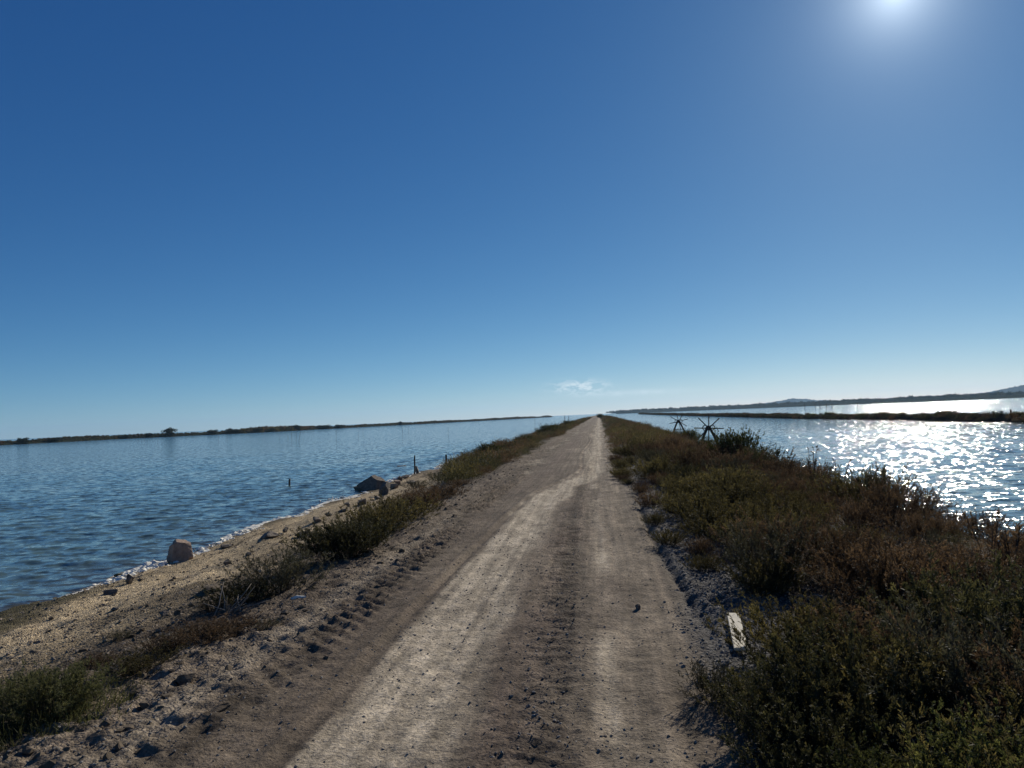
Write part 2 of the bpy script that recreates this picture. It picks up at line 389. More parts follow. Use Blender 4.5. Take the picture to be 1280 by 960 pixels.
# ------------------------------------------------------------------ water
def make_water():
    rng = np.random.default_rng(5)
    nw = 46
    lam = np.exp(rng.uniform(np.log(0.34), np.log(1.5), nw)); k = 2 * np.pi / lam
    th = rng.normal(R(96), R(24), nw)                   # wave travel mostly along the dyke
    amp = 0.0068 * lam ** 0.7 / np.sqrt(nw / 14) * rng.uniform(0.6, 1.3, nw)
    ph = rng.uniform(0, 6.28, nw)
    def waves(X, Y, step):
        Z = np.zeros_like(X)
        g = 0.75 + 1.0 * fbm(X * 0.10, Y * 0.07, 91, 3)
        xx = X + 0.25 * vnoise(X * 0.5, Y * 0.5, 93); yy = Y + 0.25 * vnoise(X * 0.5 + 9, Y * 0.5, 94)
        for i in range(nw):
            att = np.clip((lam[i] / step - 2.5) / 2.5, 0, 1)
            if att.max() <= 0: continue
            s = np.sin(k[i] * (xx * math.cos(th[i]) + yy * math.sin(th[i])) + ph[i])
            Z += amp[i] * att * (s + 0.25 * s * s)
        return Z * g
    Vs, Qs, Sh, off = [], [], [], 0
    def patch(X, Y, Z, nr, nc):
        nonlocal off
        q = grid_faces(nr, nc)
        cx = X[q].mean(1); cy = Y[q].mean(1)
        keep = ~((cx > -8.0) & (cx < 5.2) & (cy < 890))
        q = q[keep]
        d = np.where(X < 0, shl(np.clip(Y, -5, 419)) - X, 99.0)
        sh = np.exp(-np.clip(d, 0, None) / 1.6)
        v, q, a = compact(np.stack([X, Y, Z], 1), q, {'s': sh})
        Vs.append(v); Qs.append(q + off); Sh.append(a['s']); off += len(v)
    # fine polar patches in front, left and right of the dyke
    rs = [7.0]
    while rs[-1] < 330: rs.append(rs[-1] * 1.0046)
    rs = np.array(rs)
    def sector(a0, a1, n):
        an = np.linspace(R(a0), R(a1), n)
        Rr, A = np.meshgrid(rs, an, indexing='ij'); X = (Rr * np.sin(A)).ravel(); Y = (Rr * np.cos(A)).ravel()
        st = np.maximum(Rr * 0.0046, Rr * (an[1] - an[0])).ravel()
        d = np.where(X < 0, shl(np.clip(Y, -5, 419)) - X, 9.0)
        calm = sstep(-0.2, 2.5, d)
        patch(X, Y, WATER + waves(X, Y, st) * (0.25 + 0.75 * calm), len(rs), n)
    sector(-62, -1.3, 560); sector(0.8, 46, 430)
    # flat remainder of the fan, then far water out to the edge of the land
    def ring(r0, r1, a0, a1, nr, na):
        r = np.exp(np.linspace(math.log(r0), math.log(r1), nr)); an = np.linspace(R(a0), R(a1), na)
        Rr, A = np.meshgrid(r, an, indexing='ij'); X = (Rr * np.sin(A)).ravel(); Y = (Rr * np.cos(A)).ravel()
        patch(X, Y, np.full_like(X, WATER), nr, na)
    r_end = float(rs[-1])
    ring(7.0, r_end, 46, 298, 160, 240); ring(r_end, 6900, 0, 360, 120, 500); ring(7.0, r_end, -1.3, 0.8, 160, 12)
    o = mesh_np('water', np.concatenate(Vs), np.concatenate(Qs), M_WATER, attrs={'shallow': np.concatenate(Sh)})
    tag(o, kind='structure')
make_water()

# ------------------------------------------------------------------ stones
def rock_mesh(seed, dims, sub=3, cuts=13, rough=0.05, planes=None):
    rnd = random.Random(seed)
    bm = bmesh.new(); bmesh.ops.create_icosphere(bm, subdivisions=sub, radius=1.0)
    planes = [(Vector(n).normalized(), d) for n, d in planes] if planes else [(Vector((rnd.uniform(-1, 1), rnd.uniform(-1, 1), rnd.uniform(-0.5, 1))).normalized(), rnd.uniform(0.32, 0.72)) for _ in range(cuts)]
    co = np.array([v.co[:] for v in bm.verts])
    for n, d in planes:
        n = np.array(n); s = co @ n - d; co = co - np.clip(s, 0, None)[:, None] * n[None]
    no = fbm(co[:, 0] * 2.2 + seed, co[:, 1] * 2.2 + co[:, 2] * 1.7, seed, 5, 0.6)
    co = co * (1 + rough * 2 * no[:, None])
    co = co * np.array(dims)[None]
    for v, c in zip(bm.verts, co): v.co = c
    return bm
def rock(px, py, wpx, hpx, mat, label, seed, z=None, depth=1.0, group='rocks along the left shore', name='rock', rz=0.0, cat='rock', planes=None):
    """a rock whose base stands at the picture point, with its real size from its distance"""
    p = on(px, py, -0.5 if z is None else z)
    for _ in range(6): p = on(px, py, hz(p.x, p.y))
    s = p.y / F
    w, h = wpx * s, hpx * s
    bm = rock_mesh(seed, (w * 0.62, w * 0.62 * depth, h * 0.66), 5, 13, 0.045, planes)
    o = bm_obj(name, bm, mat, smooth=False)
    o.location = (p.x, p.y, p.z + h * 0.40); o.rotation_euler = (0, 0, rz)
    return tag(o, label, cat, group)
G1 = 'rocks along the left shore'
BOULDER = [((1, 0.2, 0.1), 0.72), ((-1, 0.1, 0.22), 0.66), ((0.1, -1, 0.15), 0.62), ((0, 1, 0.1), 0.62), ((0.25, 0, 1), 0.78), ((-0.6, -0.2, 0.75), 0.84), ((0.7, -0.7, 0.3), 0.80), ((0.8, 0.5, 0.6), 0.85), ((-0.5, -0.9, 0.2), 0.76)]
WEDGE = [((-0.62, 0, 0.78), 0.50), ((0.62, -0.1, 0.78), 0.66), ((0.1, -1, 0.35), 0.55), ((0, 1, 0.2), 0.6), ((0.9, -0.5, 0.1), 0.72), ((-0.3, -0.8, 0.6), 0.62)]
big = rock(226, 701, 31, 28, M_ROCKP, 'upright pinkish boulder standing alone at the foam line on the left beach', 3, rz=0.35, planes=BOULDER)
rock(464, 612, 30, 20, M_ROCKM, 'large dark wedge-shaped boulder with a pale top at the waterline', 5, depth=0.8, planes=WEDGE)
rock(483, 618, 20, 22, M_ROCKD, 'dark upright rock just right of the large wedge boulder', 8)
rock(453, 631, 16, 11, M_ROCKD, 'small blocky rock in front of the large wedge boulder', 12)
rock(338, 672, 24, 11, M_ROCK, 'flat brown rock with a reddish end above the foam line', 17, rz=0.3)
rock(357, 665, 9, 8, M_ROCKD, 'small round dark stone beside the flat brown rock', 18)
rock(379, 671, 24, 9, M_ROCKD, 'long low grey rock lying on the sand beside the shrubs', 19, rz=0.5)
rock(396, 653, 14, 9, M_ROCK, 'rounded grey rock behind the long low rock on the sand', 23)
rock(505, 590, 24, 11, M_ROCKD, 'low dark rock jutting into the water left of the tall post', 29)
rock(521, 592, 8, 13, M_ROCK, 'small pale block at the foot of the tall shore post', 33)
rock(581, 568, 10, 6, M_ROCKD, 'square dark rock on the foam line beyond the short post', 35)
rock(598, 563, 8, 5, M_ROCKD, 'dark rounded rock on the foam line beside the first bush', 36)
rock(562, 573, 6, 4, M_ROCKD, 'tiny dark rock in the water behind the short post', 37)
rock(449, 614, 14, 9, M_ROCK, 'brown angular rock at the water side of the large wedge boulder', 81)
rock(478, 606, 15, 10, M_ROCK, 'pale brown rock behind the top of the large wedge boulder', 82)
rock(498, 606, 11, 8, M_ROCKP, 'pinkish tan stone between the dark upright rock and the dark lump', 83)
rock(436, 633, 9, 6, M_ROCK, 'tan stone on the slope left of the blocky rock', 84)
rock(491, 611, 13, 9, M_ROCK, 'pale brown rock lying behind the dark upright rock', 71)
rock(472, 624, 10, 6, M_ROCK, 'small pale stone between the wedge boulder and the blocky rock', 72)
rock(500, 601, 10, 8, M_ROCKD, 'dark lump of rock left of the low rock jutting out', 73)
rock(508, 598, 12, 7, M_ROCK, 'brown slab of rock under the low rock jutting out', 74)
rock(411, 645, 9, 5, M_ROCKD, 'small dark stone on the sand near the blocky rock', 75)
rock(428, 640, 10, 5, M_ROCKD, 'low dark stone in the shadow line left of the blocky rock', 76)
rock(514, 604, 16, 4, M_ROCK, 'long thin pale slab above the bushes by the tall post', 77, rz=0.3)
rock(163, 729, 12, 13, M_ROCKD, 'black rock among the foam left of the pinkish boulder', 41)
rock(149, 722, 20, 8, M_WEED, 'low black weed-covered rock at the water edge in the foam', 42)
rock(141, 742, 20, 8, M_ROCKD, 'flat dark stone lying on the weed strip below the foam', 43)
rock(143, 763, 11, 6, M_ROCKD, 'single dark stone on the open pale sand', 47)
rock(205, 769, 15, 9, M_ROCKD, 'dark lump at the edge of the sand where the litter begins', 48)
rock(283, 706, 12, 8, M_ROCKD, 'small dark pointed stone on the sand right of the pinkish boulder', 53)
rock(282, 684, 18, 5, M_ROCKD, 'thin dark flat stone just above the foam line', 54)
rock(311, 694, 9, 6, M_ROCKD, 'small brown stone below the flat brown rock', 55)
rock(271, 735, 40, 7, M_CLOD, 'long dark clod line at the top of the beach by the bush', 59, rz=0.2)
rock(232, 853, 30, 14, M_CLOD, 'square dark clod of earth on the left shoulder of the track', 60, group='clods on the shoulder', name='clod', cat='clod')
rock(181, 885, 18, 10, M_CLOD, 'dark rounded clod on the shoulder left of the square clod', 61, group='clods on the shoulder', name='clod', cat='clod')
rock(275, 890, 22, 12, M_CLOD, 'dark flattened clod on the shoulder nearest the wheel path', 62, group='clods on the shoulder', name='clod', cat='clod')
rock(797, 761, 9, 7, M_ROCKD, 'dark stone lying alone on the right wheel path', 63, group='stones on the track', name='stone', cat='stone')

# loose gravel, clods and foam: nobody could count them
def scatter(name, pts, sizes, mat, flat=0.6, seed=1, sub=1, smooth=False):
    rng = np.random.default_rng(seed)
    protos = []
    for k in range(6):
        bm = rock_mesh(100 + seed * 10 + k, (1, 1, flat), sub, 6, 0.05)
        bm.verts.ensure_lookup_table(); bm.faces.ensure_lookup_table()
        protos.append((np.array([v.co[:] for v in bm.verts]), np.array([[v.index for v in f.verts] for f in bm.faces]))); bm.free()
    Vs, Ts, off = [], [], 0
    which = rng.integers(0, 6, len(pts)); ang = rng.uniform(0, 6.28, len(pts))
    for k in range(6):
        idx = np.where(which == k)[0]
        if not len(idx): continue
        v, f = protos[k]; ca, sa = np.cos(ang[idx]), np.sin(ang[idx])
        st = rng.uniform(0.75, 1.3, (len(idx), 3)) * sizes[idx, None]
        vx = v[None, :, 0] * st[:, 0:1]; vy = v[None, :, 1] * st[:, 1:2]; vz = v[None, :, 2] * st[:, 2:3]
        P = np.stack([vx * ca[:, None] - vy * sa[:, None] + pts[idx, 0:1], vx * sa[:, None] + vy * ca[:, None] + pts[idx, 1:2], vz + pts[idx, 2:3]], -1)
        T = f[None] + (np.arange(len(idx)) * len(v))[:, None, None] + off
        Vs.append(P.reshape(-1, 3)); Ts.append(T.reshape(-1, 3)); off += len(idx) * len(v)
    V = np.concatenate(Vs)
    return mesh_np(name, V, None, mat, T=np.concatenate(Ts), smooth=smooth)
def ground_pts(n, xr, yr, power=1.6, seed=0):
    rng = np.random.default_rng(seed)
    y = yr[0] * (yr[1] / yr[0]) ** (rng.random(n) ** power * 1.0)
    x = rng.uniform(xr[0], xr[1], n)
    return x, y
def gravel(name, n, xr, yr, smin, smax, mat, seed, label, cat, dens=None, power=1.0, flat=0.6):
    x, y = ground_pts(n, xr, yr, power, seed)
    rng = np.random.default_rng(seed + 99)
    if dens is not None:
        k = rng.random(n) < dens(x, y); x, y = x[k], y[k]
    s = smin * (smax / smin) ** (rng.random(len(x)) ** 2.2)
    z = height(x, y) + s * 0.18
    o = scatter(name, np.stack([x, y, z], 1), s, mat, flat, seed)
    return tag(o, label, cat, kind='stuff')
gravel('gravel', 30000, (0.5, 2.1), (2.6, 30), 0.006, 0.026, M_PEB, 301, 'loose grey gravel beside the right shrubs', 'gravel',
       lambda x, y: np.clip(sstep(0.5, 0.95, x + 0.4 * fbm(x * 2, y * 2, 77, 2)), 0, 1))
gravel('gravel', 40000, (-4.6, 0.7), (2.6, 34), 0.004, 0.017, M_PEB, 302, 'fine loose gravel strewn over the dirt track', 'gravel',
       lambda x, y: np.clip(0.10 + 0.35 * sstep(0.0, 0.4, fbm(x * 1.2, y * 0.5, 80, 3)) + 0.8 * sstep(-2.2, -3.2, x) + 0.9 * bump_(x, -0.45, 0.25) * sstep(-0.1, 0.25, fbm(x, y, 78, 2)), 0, 1))
gravel('clods', 16000, (-9.6, -2.2), (3.2, 45), 0.008, 0.06, M_CLOD, 303, 'scattered dark clods and litter on the left beach', 'clods',
       lambda x, y: np.clip(bump_(x, -4.9, 0.9) * np.clip(0.3 + 2.5 * fbm(x, y, 79, 3), 0, 1) + 0.14 * (x < -5) + 0.5 * bump_(x, -3.5, 0.6), 0, 1))
gravel('pebbles', 9000, (-9.8, -4.6), (5, 40), 0.008, 0.035, M_ROCK, 304, 'small brown pebbles sprinkled over the sand', 'pebbles')

def make_foam():
    rng = np.random.default_rng(77)
    ys = [12.6]
    while ys[-1] < 150: ys.append(ys[-1] + max(0.022, 0.0016 * ys[-1]))
    ys = np.array(ys); ny = len(ys); x0 = shl(ys); nc = 17; t = np.linspace(0, 1, nc)
    w = 0.15 + 0.34 * np.clip(0.55 + 1.5 * vnoise(ys * 0.55, ys * 0, 81) + 0.9 * vnoise(ys * 2.3, ys * 0, 82), 0.0, 1.2) * (0.65 + 0.5 * sstep(15, 19, ys) + 0.012 * ys)
    sh = 0.16 * vnoise(ys * 0.8, ys * 0, 83) + 0.07 * vnoise(ys * 4.0, ys * 0, 84)
    X = x0[:, None] - 0.12 + sh[:, None] + w[:, None] * t[None] + 0.03 * vnoise(ys[:, None] * 9 + 0 * t[None], t[None] * 3 + 0 * ys[:, None], 85)
    Y = ys[:, None] + 0.05 * vnoise(ys[:, None] * 7 + 3 + 0 * t[None], t[None] * 4 + 0 * ys[:, None], 86)
    lump = 0.5 + fbm(Y * 6, X * 8, 87, 4, 0.6)
    big = np.clip(0.4 + 2.0 * vnoise(ys * 1.1, ys * 0, 88), 0.05, 1.3)[:, None]
    bas = np.maximum(WATER, height(X.ravel(), Y.ravel()).reshape(X.shape))
    Z = bas - 0.012 + np.sin(np.pi * t)[None] ** 0.7 * (0.012 + 0.10 * np.clip(lump, 0, 1) ** 1.5 * big * np.clip(w / 0.3, 0.2, 1)[:, None])
    V = np.stack([X, Y, Z], -1).reshape(-1, 3); Q = grid_faces(ny, nc)
    P, sz = [], []
    for (px, py, n, r) in ((150, 724, 150, 0.24), (176, 714, 110, 0.26), (195, 709, 60, 0.2), (304, 665, 90, 0.3), (262, 682, 40, 0.3), (420, 622, 40, 0.4)):
        c = on(px, py, WATER + 0.06)
        for _ in range(n):
            s = 0.014 * 6.5 ** (rng.random() ** 1.4); P.append((c.x + rng.normal(0, r * 0.6), c.y + rng.normal(0, r), s * 0.2)); sz.append(s)
    P = np.array(P); P[:, 2] += np.maximum(WATER, height(P[:, 0], P[:, 1]))
    o = scatter('foam', P, np.array(sz), M_FOAM, 0.55, 9, 3, True)
    me = o.data; v2 = np.empty(len(me.vertices) * 3, np.float32); me.vertices.foreach_get('co', v2); v2 = v2.reshape(-1, 3)
    t2 = np.array([p.vertices[:] for p in me.polygons]) + len(V)
    v2 = v2 + 0.012 * fbm(v2[:, 0] * 25, v2[:, 1] * 25, 89, 3)[:, None]
    bpy.data.objects.remove(o)
    o = mesh_np('foam', np.concatenate([V, v2]), Q, M_FOAM, T=t2)
    tag(o, 'white salt foam washed up along the left waterline', 'foam', kind='stuff')
make_foam()

# ------------------------------------------------------------------ plants
def blades(P, D, L, W, rng, bend=0.25, n=2):
    """narrow bent leaf strips: P base, D direction, L length, W width. Returns verts, quads, per-leaf index"""
    m = len(P)
    up = rng.normal(0, 1, (m, 3)); side = np.cross(D, up); side /= np.linalg.norm(side, axis=1)[:, None] + 1e-9
    nrm = np.cross(side, D)
    rows = []
    for i in range(n + 1):
        f = i / n
        c = P + D * (L * f)[:, None] + nrm * (L * bend * f * f * 0.5)[:, None]
        w = W * (1.0 - 0.65 * f ** 2) * (0.65 + 0.7 * min(1, f * 2 + 0.2)) * 0.5
        rows.append(np.stack([c - side * w[:, None], c + side * w[:, None]], 1))
    V = np.concatenate(rows, 1)                     # m, 2(n+1), 3
    q = np.array([[2 * i, 2 * i + 1, 2 * i + 3, 2 * i + 2] for i in range(n)])
    Q = q[None] + (np.arange(m) * 2 * (n + 1))[:, None, None]
    return V.reshape(-1, 3), Q.reshape(-1, 4), np.repeat(np.arange(m), 2 * (n + 1))
def far_shrub(seed, h=0.6, r=0.5, stems=40, per=12, leafL=0.07, leafW=0.016):
    rng = np.random.default_rng(seed); m = stems * per
    c = rng.normal(0, 1, (stems, 3)); c[:, 2] = np.abs(c[:, 2]); c /= np.linalg.norm(c, axis=1)[:, None]
    c = c * (rng.uniform(0.3, 0.95, stems) ** 0.6)[:, None] * np.array([r, r, h * 0.85])
    P = np.repeat(c, per, 0) + rng.normal(0, 0.08, (m, 3)); P[:, 2] = np.abs(P[:, 2])
    D = P / np.array([r, r, h]) * 0.6 + rng.normal(0, 0.5, (m, 3)); D[:, 2] += 0.5; D /= np.linalg.norm(D, axis=1)[:, None]
    V, Q, li = blades(P, D, leafL * rng.uniform(0.6, 1.5, m), leafW * rng.uniform(0.7, 1.3, m), rng, 0.3, 1)
    tone = np.clip(rng.normal(0.45, 0.16, stems).repeat(per) + rng.normal(0, 0.1, m), 0, 1)
    return V, Q, tone[li]
def strips(C, W, side):
    """C: m, k, 3 centre lines -> flat strips"""
    m, k = C.shape[:2]
    V = np.stack([C - side[:, None] * W[:, :, None], C + side[:, None] * W[:, :, None]], 2).reshape(m, 2 * k, 3)
    q = np.array([[2 * i, 2 * i + 1, 2 * i + 3, 2 * i + 2] for i in range(k - 1)])
    return V.reshape(-1, 3), (q[None] + (np.arange(m) * 2 * k)[:, None, None]).reshape(-1, 4)
def shrub_arrays(seed, h=0.55, r=0.5, stems=46, nbr=10, leaves=12, leafL=0.021, leafW=0.0068, spread=0.75):
    rng = np.random.default_rng(seed)
    az = rng.uniform(0, 2 * np.pi, stems); tilt = np.clip(np.abs(rng.normal(0, spread, stems)), 0, 1.3)
    ln = rng.uniform(0.80, 1.02, stems) / np.sqrt((np.sin(tilt) / r) ** 2 + (np.cos(tilt) / h) ** 2)
    d0 = np.stack([np.cos(az) * np.sin(tilt), np.sin(az) * np.sin(tilt), np.cos(tilt)], 1)
    b0 = np.stack([np.cos(az), np.sin(az), 0 * az], 1) * (r * 0.35 * np.sqrt(rng.random(stems)))[:, None]
    cu = rng.normal(0, 0.16, (stems, 3)); cu[:, 2] = np.abs(cu[:, 2]) + 0.22 * tilt
    def spt(i, f): return b0[i] + d0[i] * (ln[i] * f)[:, None] + cu[i] * (ln[i] * f * f)[:, None]
    idx = np.arange(stems); sd = np.stack([-np.sin(az), np.cos(az), 0 * az], 1)
    C = np.stack([spt(idx, np.full(stems, f)) for f in np.linspace(0, 1, 5)], 1)
    SV, SQ = strips(C, np.broadcast_to(0.0036 * (1.25 - np.linspace(0, 1, 5)), (stems, 5)), sd)
    nb = stems * nbr; bi = np.repeat(idx, nbr); f = 0.25 + 0.75 * rng.random(nb) ** 0.8
    f[::nbr] = 1.0
    BP = spt(bi, f); BD = d0[bi] + cu[bi] * (2 * f)[:, None]; BD /= np.linalg.norm(BD, axis=1)[:, None]
    BD = BD * 0.75 + rng.normal(0, 0.42, (nb, 3)); BD[:, 2] += 0.3; BD /= np.linalg.norm(BD, axis=1)[:, None]
    BL = rng.uniform(0.04, 0.095, nb) * (1.25 - 0.45 * f); bend = rng.normal(0, 0.2, (nb, 3))
    def bpt(i, g): return BP[i] + BD[i] * (BL[i] * g)[:, None] + bend[i] * (BL[i] * g * g)[:, None]
    bx = np.cross(BD, rng.normal(0, 1, (nb, 3))); bx /= np.linalg.norm(bx, axis=1)[:, None]
    C = np.stack([bpt(np.arange(nb), np.full(nb, g)) for g in (0, 0.5, 1.0)], 1)
    v2, q2 = strips(C, np.broadcast_to(0.0014 * np.array([1.2, 0.9, 0.5]), (nb, 3)), bx)
    SQ = np.concatenate([SQ, q2 + len(SV)]); SV = np.concatenate([SV, v2])
    m = nb * leaves; li_ = np.repeat(np.arange(nb), leaves); g = np.tile(np.linspace(0.08, 1.0, leaves), nb) + rng.normal(0, 0.03, m)
    P = bpt(li_, g); D = BD[li_] + bend[li_] * g[:, None]; rd = rng.normal(0, 1, (m, 3)); rd -= D * (rd * D).sum(1)[:, None]; rd /= np.linalg.norm(rd, axis=1)[:, None]
    D = D * 0.75 + rd * 0.66
    L = leafL * rng.uniform(0.65, 1.35, m) * (1.15 - 0.4 * g); W = leafW * rng.uniform(0.75, 1.25, m) * (1.1 - 0.3 * g)
    LV, LQ, li = blades(P, D, L, W, rng, 0.3, 1)
    bt = rng.normal(0.42, 0.13, stems)[bi] + rng.normal(0, 0.10, nb) + 0.22 * (f - 0.6)  # lighter toward the stem tips: leaf tone plus painted rim light
    tone = np.clip(bt[li_] + 0.18 * (g - 0.5) + rng.normal(0, 0.07, m), 0, 1)
    return SV, SQ, LV, LQ, tone[li]
def plant(name, arr, mat):
    """an Empty at the plant's foot with its woody stems and its foliage"""
    SV, SQ, LV, LQ, tone = arr
    root = empty(name, (0, 0, 0))
    mesh_np('stems', SV, SQ, M_TWIG, root, smooth=True)
    mesh_np('foliage', LV, LQ, mat, root, attrs={'tone': tone}, smooth=True)
    return root
def dup(root, loc, rz, sc, label, group):
    r = root.copy(); COL.objects.link(r); r.location = loc; r.rotation_euler = (0, 0, rz); r.scale = sc
    r['label'] = label; r['group'] = group
    for ch in list(root.children):
        c = ch.copy(); COL.objects.link(c); c.parent = r
    return r
KINDS = []; BUSH = 8
for kname, mat, specs in (
    ('olive', M_OLIVE, [(1, 0.40, 0.52, 105, 13, 12, 0.020, 0.0085, 0.95), (2, 0.34, 0.58, 105, 13, 12, 0.019, 0.0080, 1.05)]),
    ('russet', M_RUSSET, [(3, 0.42, 0.50, 105, 13, 12, 0.018, 0.0072, 0.9), (4, 0.36, 0.58, 105, 13, 12, 0.017, 0.0072, 1.05)]),
    ('dark green', M_DARK, [(5, 0.44, 0.50, 105, 13, 12, 0.022, 0.0090, 0.9), (6, 0.38, 0.52, 105, 13, 12, 0.021, 0.0086, 1.0)]),
    ('grey green', M_GREY, [(7, 0.38, 0.48, 70, 12, 11, 0.020, 0.0062, 0.9)]),
    ('fresh green', M_GRASS, [(9, 0.36, 0.50, 150, 12, 11, 0.026, 0.0065, 0.95)]),
    ('green bush', M_BUSH, [(8, 0.80, 0.74, 300, 13, 12, 0.029, 0.0145, 0.9)])):
    for s in specs:
        KINDS.append([kname, shrub_arrays(*s), mat, None, s])
first_used = {}
def put_shrub(ki, x, y, size, label, group, z=None, rz=None, squash=1.0, cat='shrub', name='salt_shrub'):
    kname, arr, mat, proto, s = KINDS[ki]
    loc = (x, y, (hz(x, y) if z is None else z) - 0.02); rz = random.uniform(0, 6.28) if rz is None else rz
    sc = (size, size, size * squash)
    if proto is None:
        proto = plant(name, arr, mat); proto['category'] = cat; KINDS[ki][3] = proto
        proto.location = loc; proto.rotation_euler = (0, 0, rz); proto.scale = sc
        proto['label'] = label; proto['group'] = group
        return proto
    o = dup(proto, loc, rz, sc, label, group); o.name = name; o['category'] = cat
    return o

GR = 'salt shrubs crowding the bank right of the track'
# single plants one can point at on the right
def put_px(ki, px, py, size, label, group, squash=1.0):
    p = on(px, py, 0.0)
    for _ in range(5): p = on(px, py, hz(p.x, p.y))
    return put_shrub(ki, p.x, p.y, size, label, group, squash=squash)
put_px(6, 893, 874, 0.52, 'small grey green tuft in front of the pale plank on the gravel', GR)
put_px(0, 1000, 832, 0.95, 'olive yellow shrub right of the pale plank', GR)
put_px(0, 950, 895, 0.62, 'low spreading olive shrub on the gravel below the plank', GR, 0.7)
put_px(0, 962, 734, 0.85, 'olive green shrub overhanging the gravel behind the plank', GR, 0.8)
p = on(1130, 1000, 0.2); put_shrub(BUSH, p.x, p.y, 0.38, 'low green shrub with thick sprigs left of the one in the bottom right corner', GR, z=hz(p.x, p.y))
p = on(1240, 975, 0.3); put_shrub(BUSH, p.x, p.y, 0.50, 'dark green shrub with thick upright sprigs in the bottom right corner', GR, z=hz(p.x, p.y))
p = at(920, 580, 24.0); put_shrub(BUSH, p.x, p.y, 1.0, 'rounded bright green bush on the bank crest right of the spoked winch', GR, z=hz(p.x, p.y), squash=1.15)
p = at(861, 553, 44.0); put_shrub(BUSH, p.x, p.y, 0.85, 'dark rounded bush between the two spoked winches', GR, z=hz(p.x, p.y))
for (ki, px, py, sz, sq, lab) in ((4, 985, 925, 0.75, 1.0, 'dark shrub behind the low spreading olive shrub near the bottom'), (5, 1040, 965, 0.85, 1.0, 'dark shrub at the bottom picture edge right of the gravel'), (4, 1060, 900, 0.95, 1.05, 'dark shrub rising between the olive yellow shrub and the corner'),
    (0, 1120, 905, 0.95, 1.0, 'olive shrub behind the low green shrub with thick sprigs'), (5, 1000, 985, 0.6, 1.0, 'small dark shrub at the bottom picture edge beside the gravel'), (6, 1150, 860, 1.0, 1.0, 'grey green shrub in the dark hollow of the near right bank'), (2, 1085, 845, 0.9, 1.0, 'russet shrub in the dark hollow right of the olive yellow shrub'), (3, 1215, 880, 1.0, 1.0, 'russet shrub behind the sprigs of the bottom right corner')):
    put_px(ki, px, py, sz, lab, GR, sq)
rs_ = random.Random(31)
count = 0
LAB = {'edge': 'low {k} shrub at the gravel edge of the right bank', 'mid': '{k} shrub in the thick middle of the right bank', 'crest': '{k} shrub on the crest of the right bank against the water'}
y = 2.5
taken = []
while y < 36:
    step = 0.50 + 0.012 * y
    x = 1.12 - 0.62 * min(1, max(0, (y - 7) / 11)) + rs_.uniform(0, 0.35); xe = x + 0.55
    while x < 6.0:
        xx = x + rs_.uniform(-0.15, 0.15); yy = y + rs_.uniform(-0.2, 0.2)
        ahead = yy > 0.95 * xx * 0.98 - 0.2                # roughly inside the field of view
        if ahead:
            edge = xx < xe
            nv = float(fbm(np.array([xx * 0.45]), np.array([yy * 0.16]), 121, 2)[0]); q = 2.4 * nv + rs_.uniform(-0.35, 0.35)
            kind = rs_.choice([0, 1]) if q < -0.15 else (rs_.choice([2, 3]) if q < 0.40 else (rs_.choice([4, 5, 6])))
            if xx > 3.4 and rs_.random() < 0.45: kind = rs_.choice([2, 3])
            if xx < 2.4 and yy < 9 and rs_.random() < 0.5: kind = rs_.choice([0, 1, 6])
            if edge and rs_.random() < 0.45: x += 0.5; continue
            size = (0.62 + 0.85 * rs_.random() ** 1.7) * (0.60 if edge else 1.0) * (0.8 if xx > 4.6 else 1.0) * (0.8 if xx > 3.2 and yy < 11 else 1.0)
            if 0.6 < xx < 1.55 and 4.6 < yy < 7.0: x += 0.5; continue
            key = 'edge' if edge else ('crest' if xx > 3.6 else 'mid')
            dist = 'near' if yy < 7 else ('mid-distance' if yy < 15 else 'far')
            put_shrub(kind, xx, yy, size, LAB[key].format(k={'near': 'close ', 'mid-distance': '', 'far': 'small distant '}[dist] + KINDS[kind][0]).replace('low close', 'low close'), GR)
            count += 1
        x += rs_.uniform(0.72, 1.0) * (1 + 0.010 * y)
    y += step * 1.35

# left of the track
GL = 'shrubs and tufts along the left edge of the track'
def put_left(ki, px, py, size, label, squash=1.0): return put_px(ki, px, py, size * 0.92, label, GL, squash * 0.92)
put_left(6, 352, 738, 1.35, 'grey green scrubby bush by the dead branches left of the track', 0.9)
put_left(5, 305, 752, 0.95, 'dark low bush above the dead branches left of the track', 0.6)
put_left(5, 418, 700, 1.35, 'dark green bush with grassy tips beside the tread marks', 0.9)
put_left(4, 445, 692, 1.3, 'dark green bush right behind the grassy tipped bush', 0.85)
put_left(0, 470, 668, 1.45, 'olive bush in the middle of the left roadside row', 0.9)
put_left(0, 500, 652, 1.4, 'olive brown bush toward the far end of the left roadside row', 0.85)
put_left(2, 530, 636, 1.35, 'brownish bush ending the left roadside row', 0.8)
put_left(2, 555, 622, 1.3, 'low brown bush just past the left roadside row', 0.6)
put_left(6, 520, 610, 1.3, 'grey scrub on the slope below the tall shore post', 0.6)
put_left(6, 548, 600, 1.5, 'grey green scrub on the slope below the short post', 0.6)
put_left(5, 590, 592, 1.6, 'dark scrub on the slope below the square rock', 0.55)
put_left(2, 255, 800, 0.85, 'low yellowish brown bush on the left shoulder', 0.45)
put_left(0, 175, 838, 0.7, 'small low olive bush on the shoulder beside the square clod', 0.5)
put_left(7, 62, 893, 0.82, 'rounded green clump with fine upright sprigs at the near left of the shoulder', 0.95)
put_left(7, 18, 885, 0.62, 'smaller green clump behind the rounded one at the left picture edge', 0.9)
put_left(2, 290, 790, 0.75, 'low brown bush beside the yellowish one on the left shoulder', 0.45)

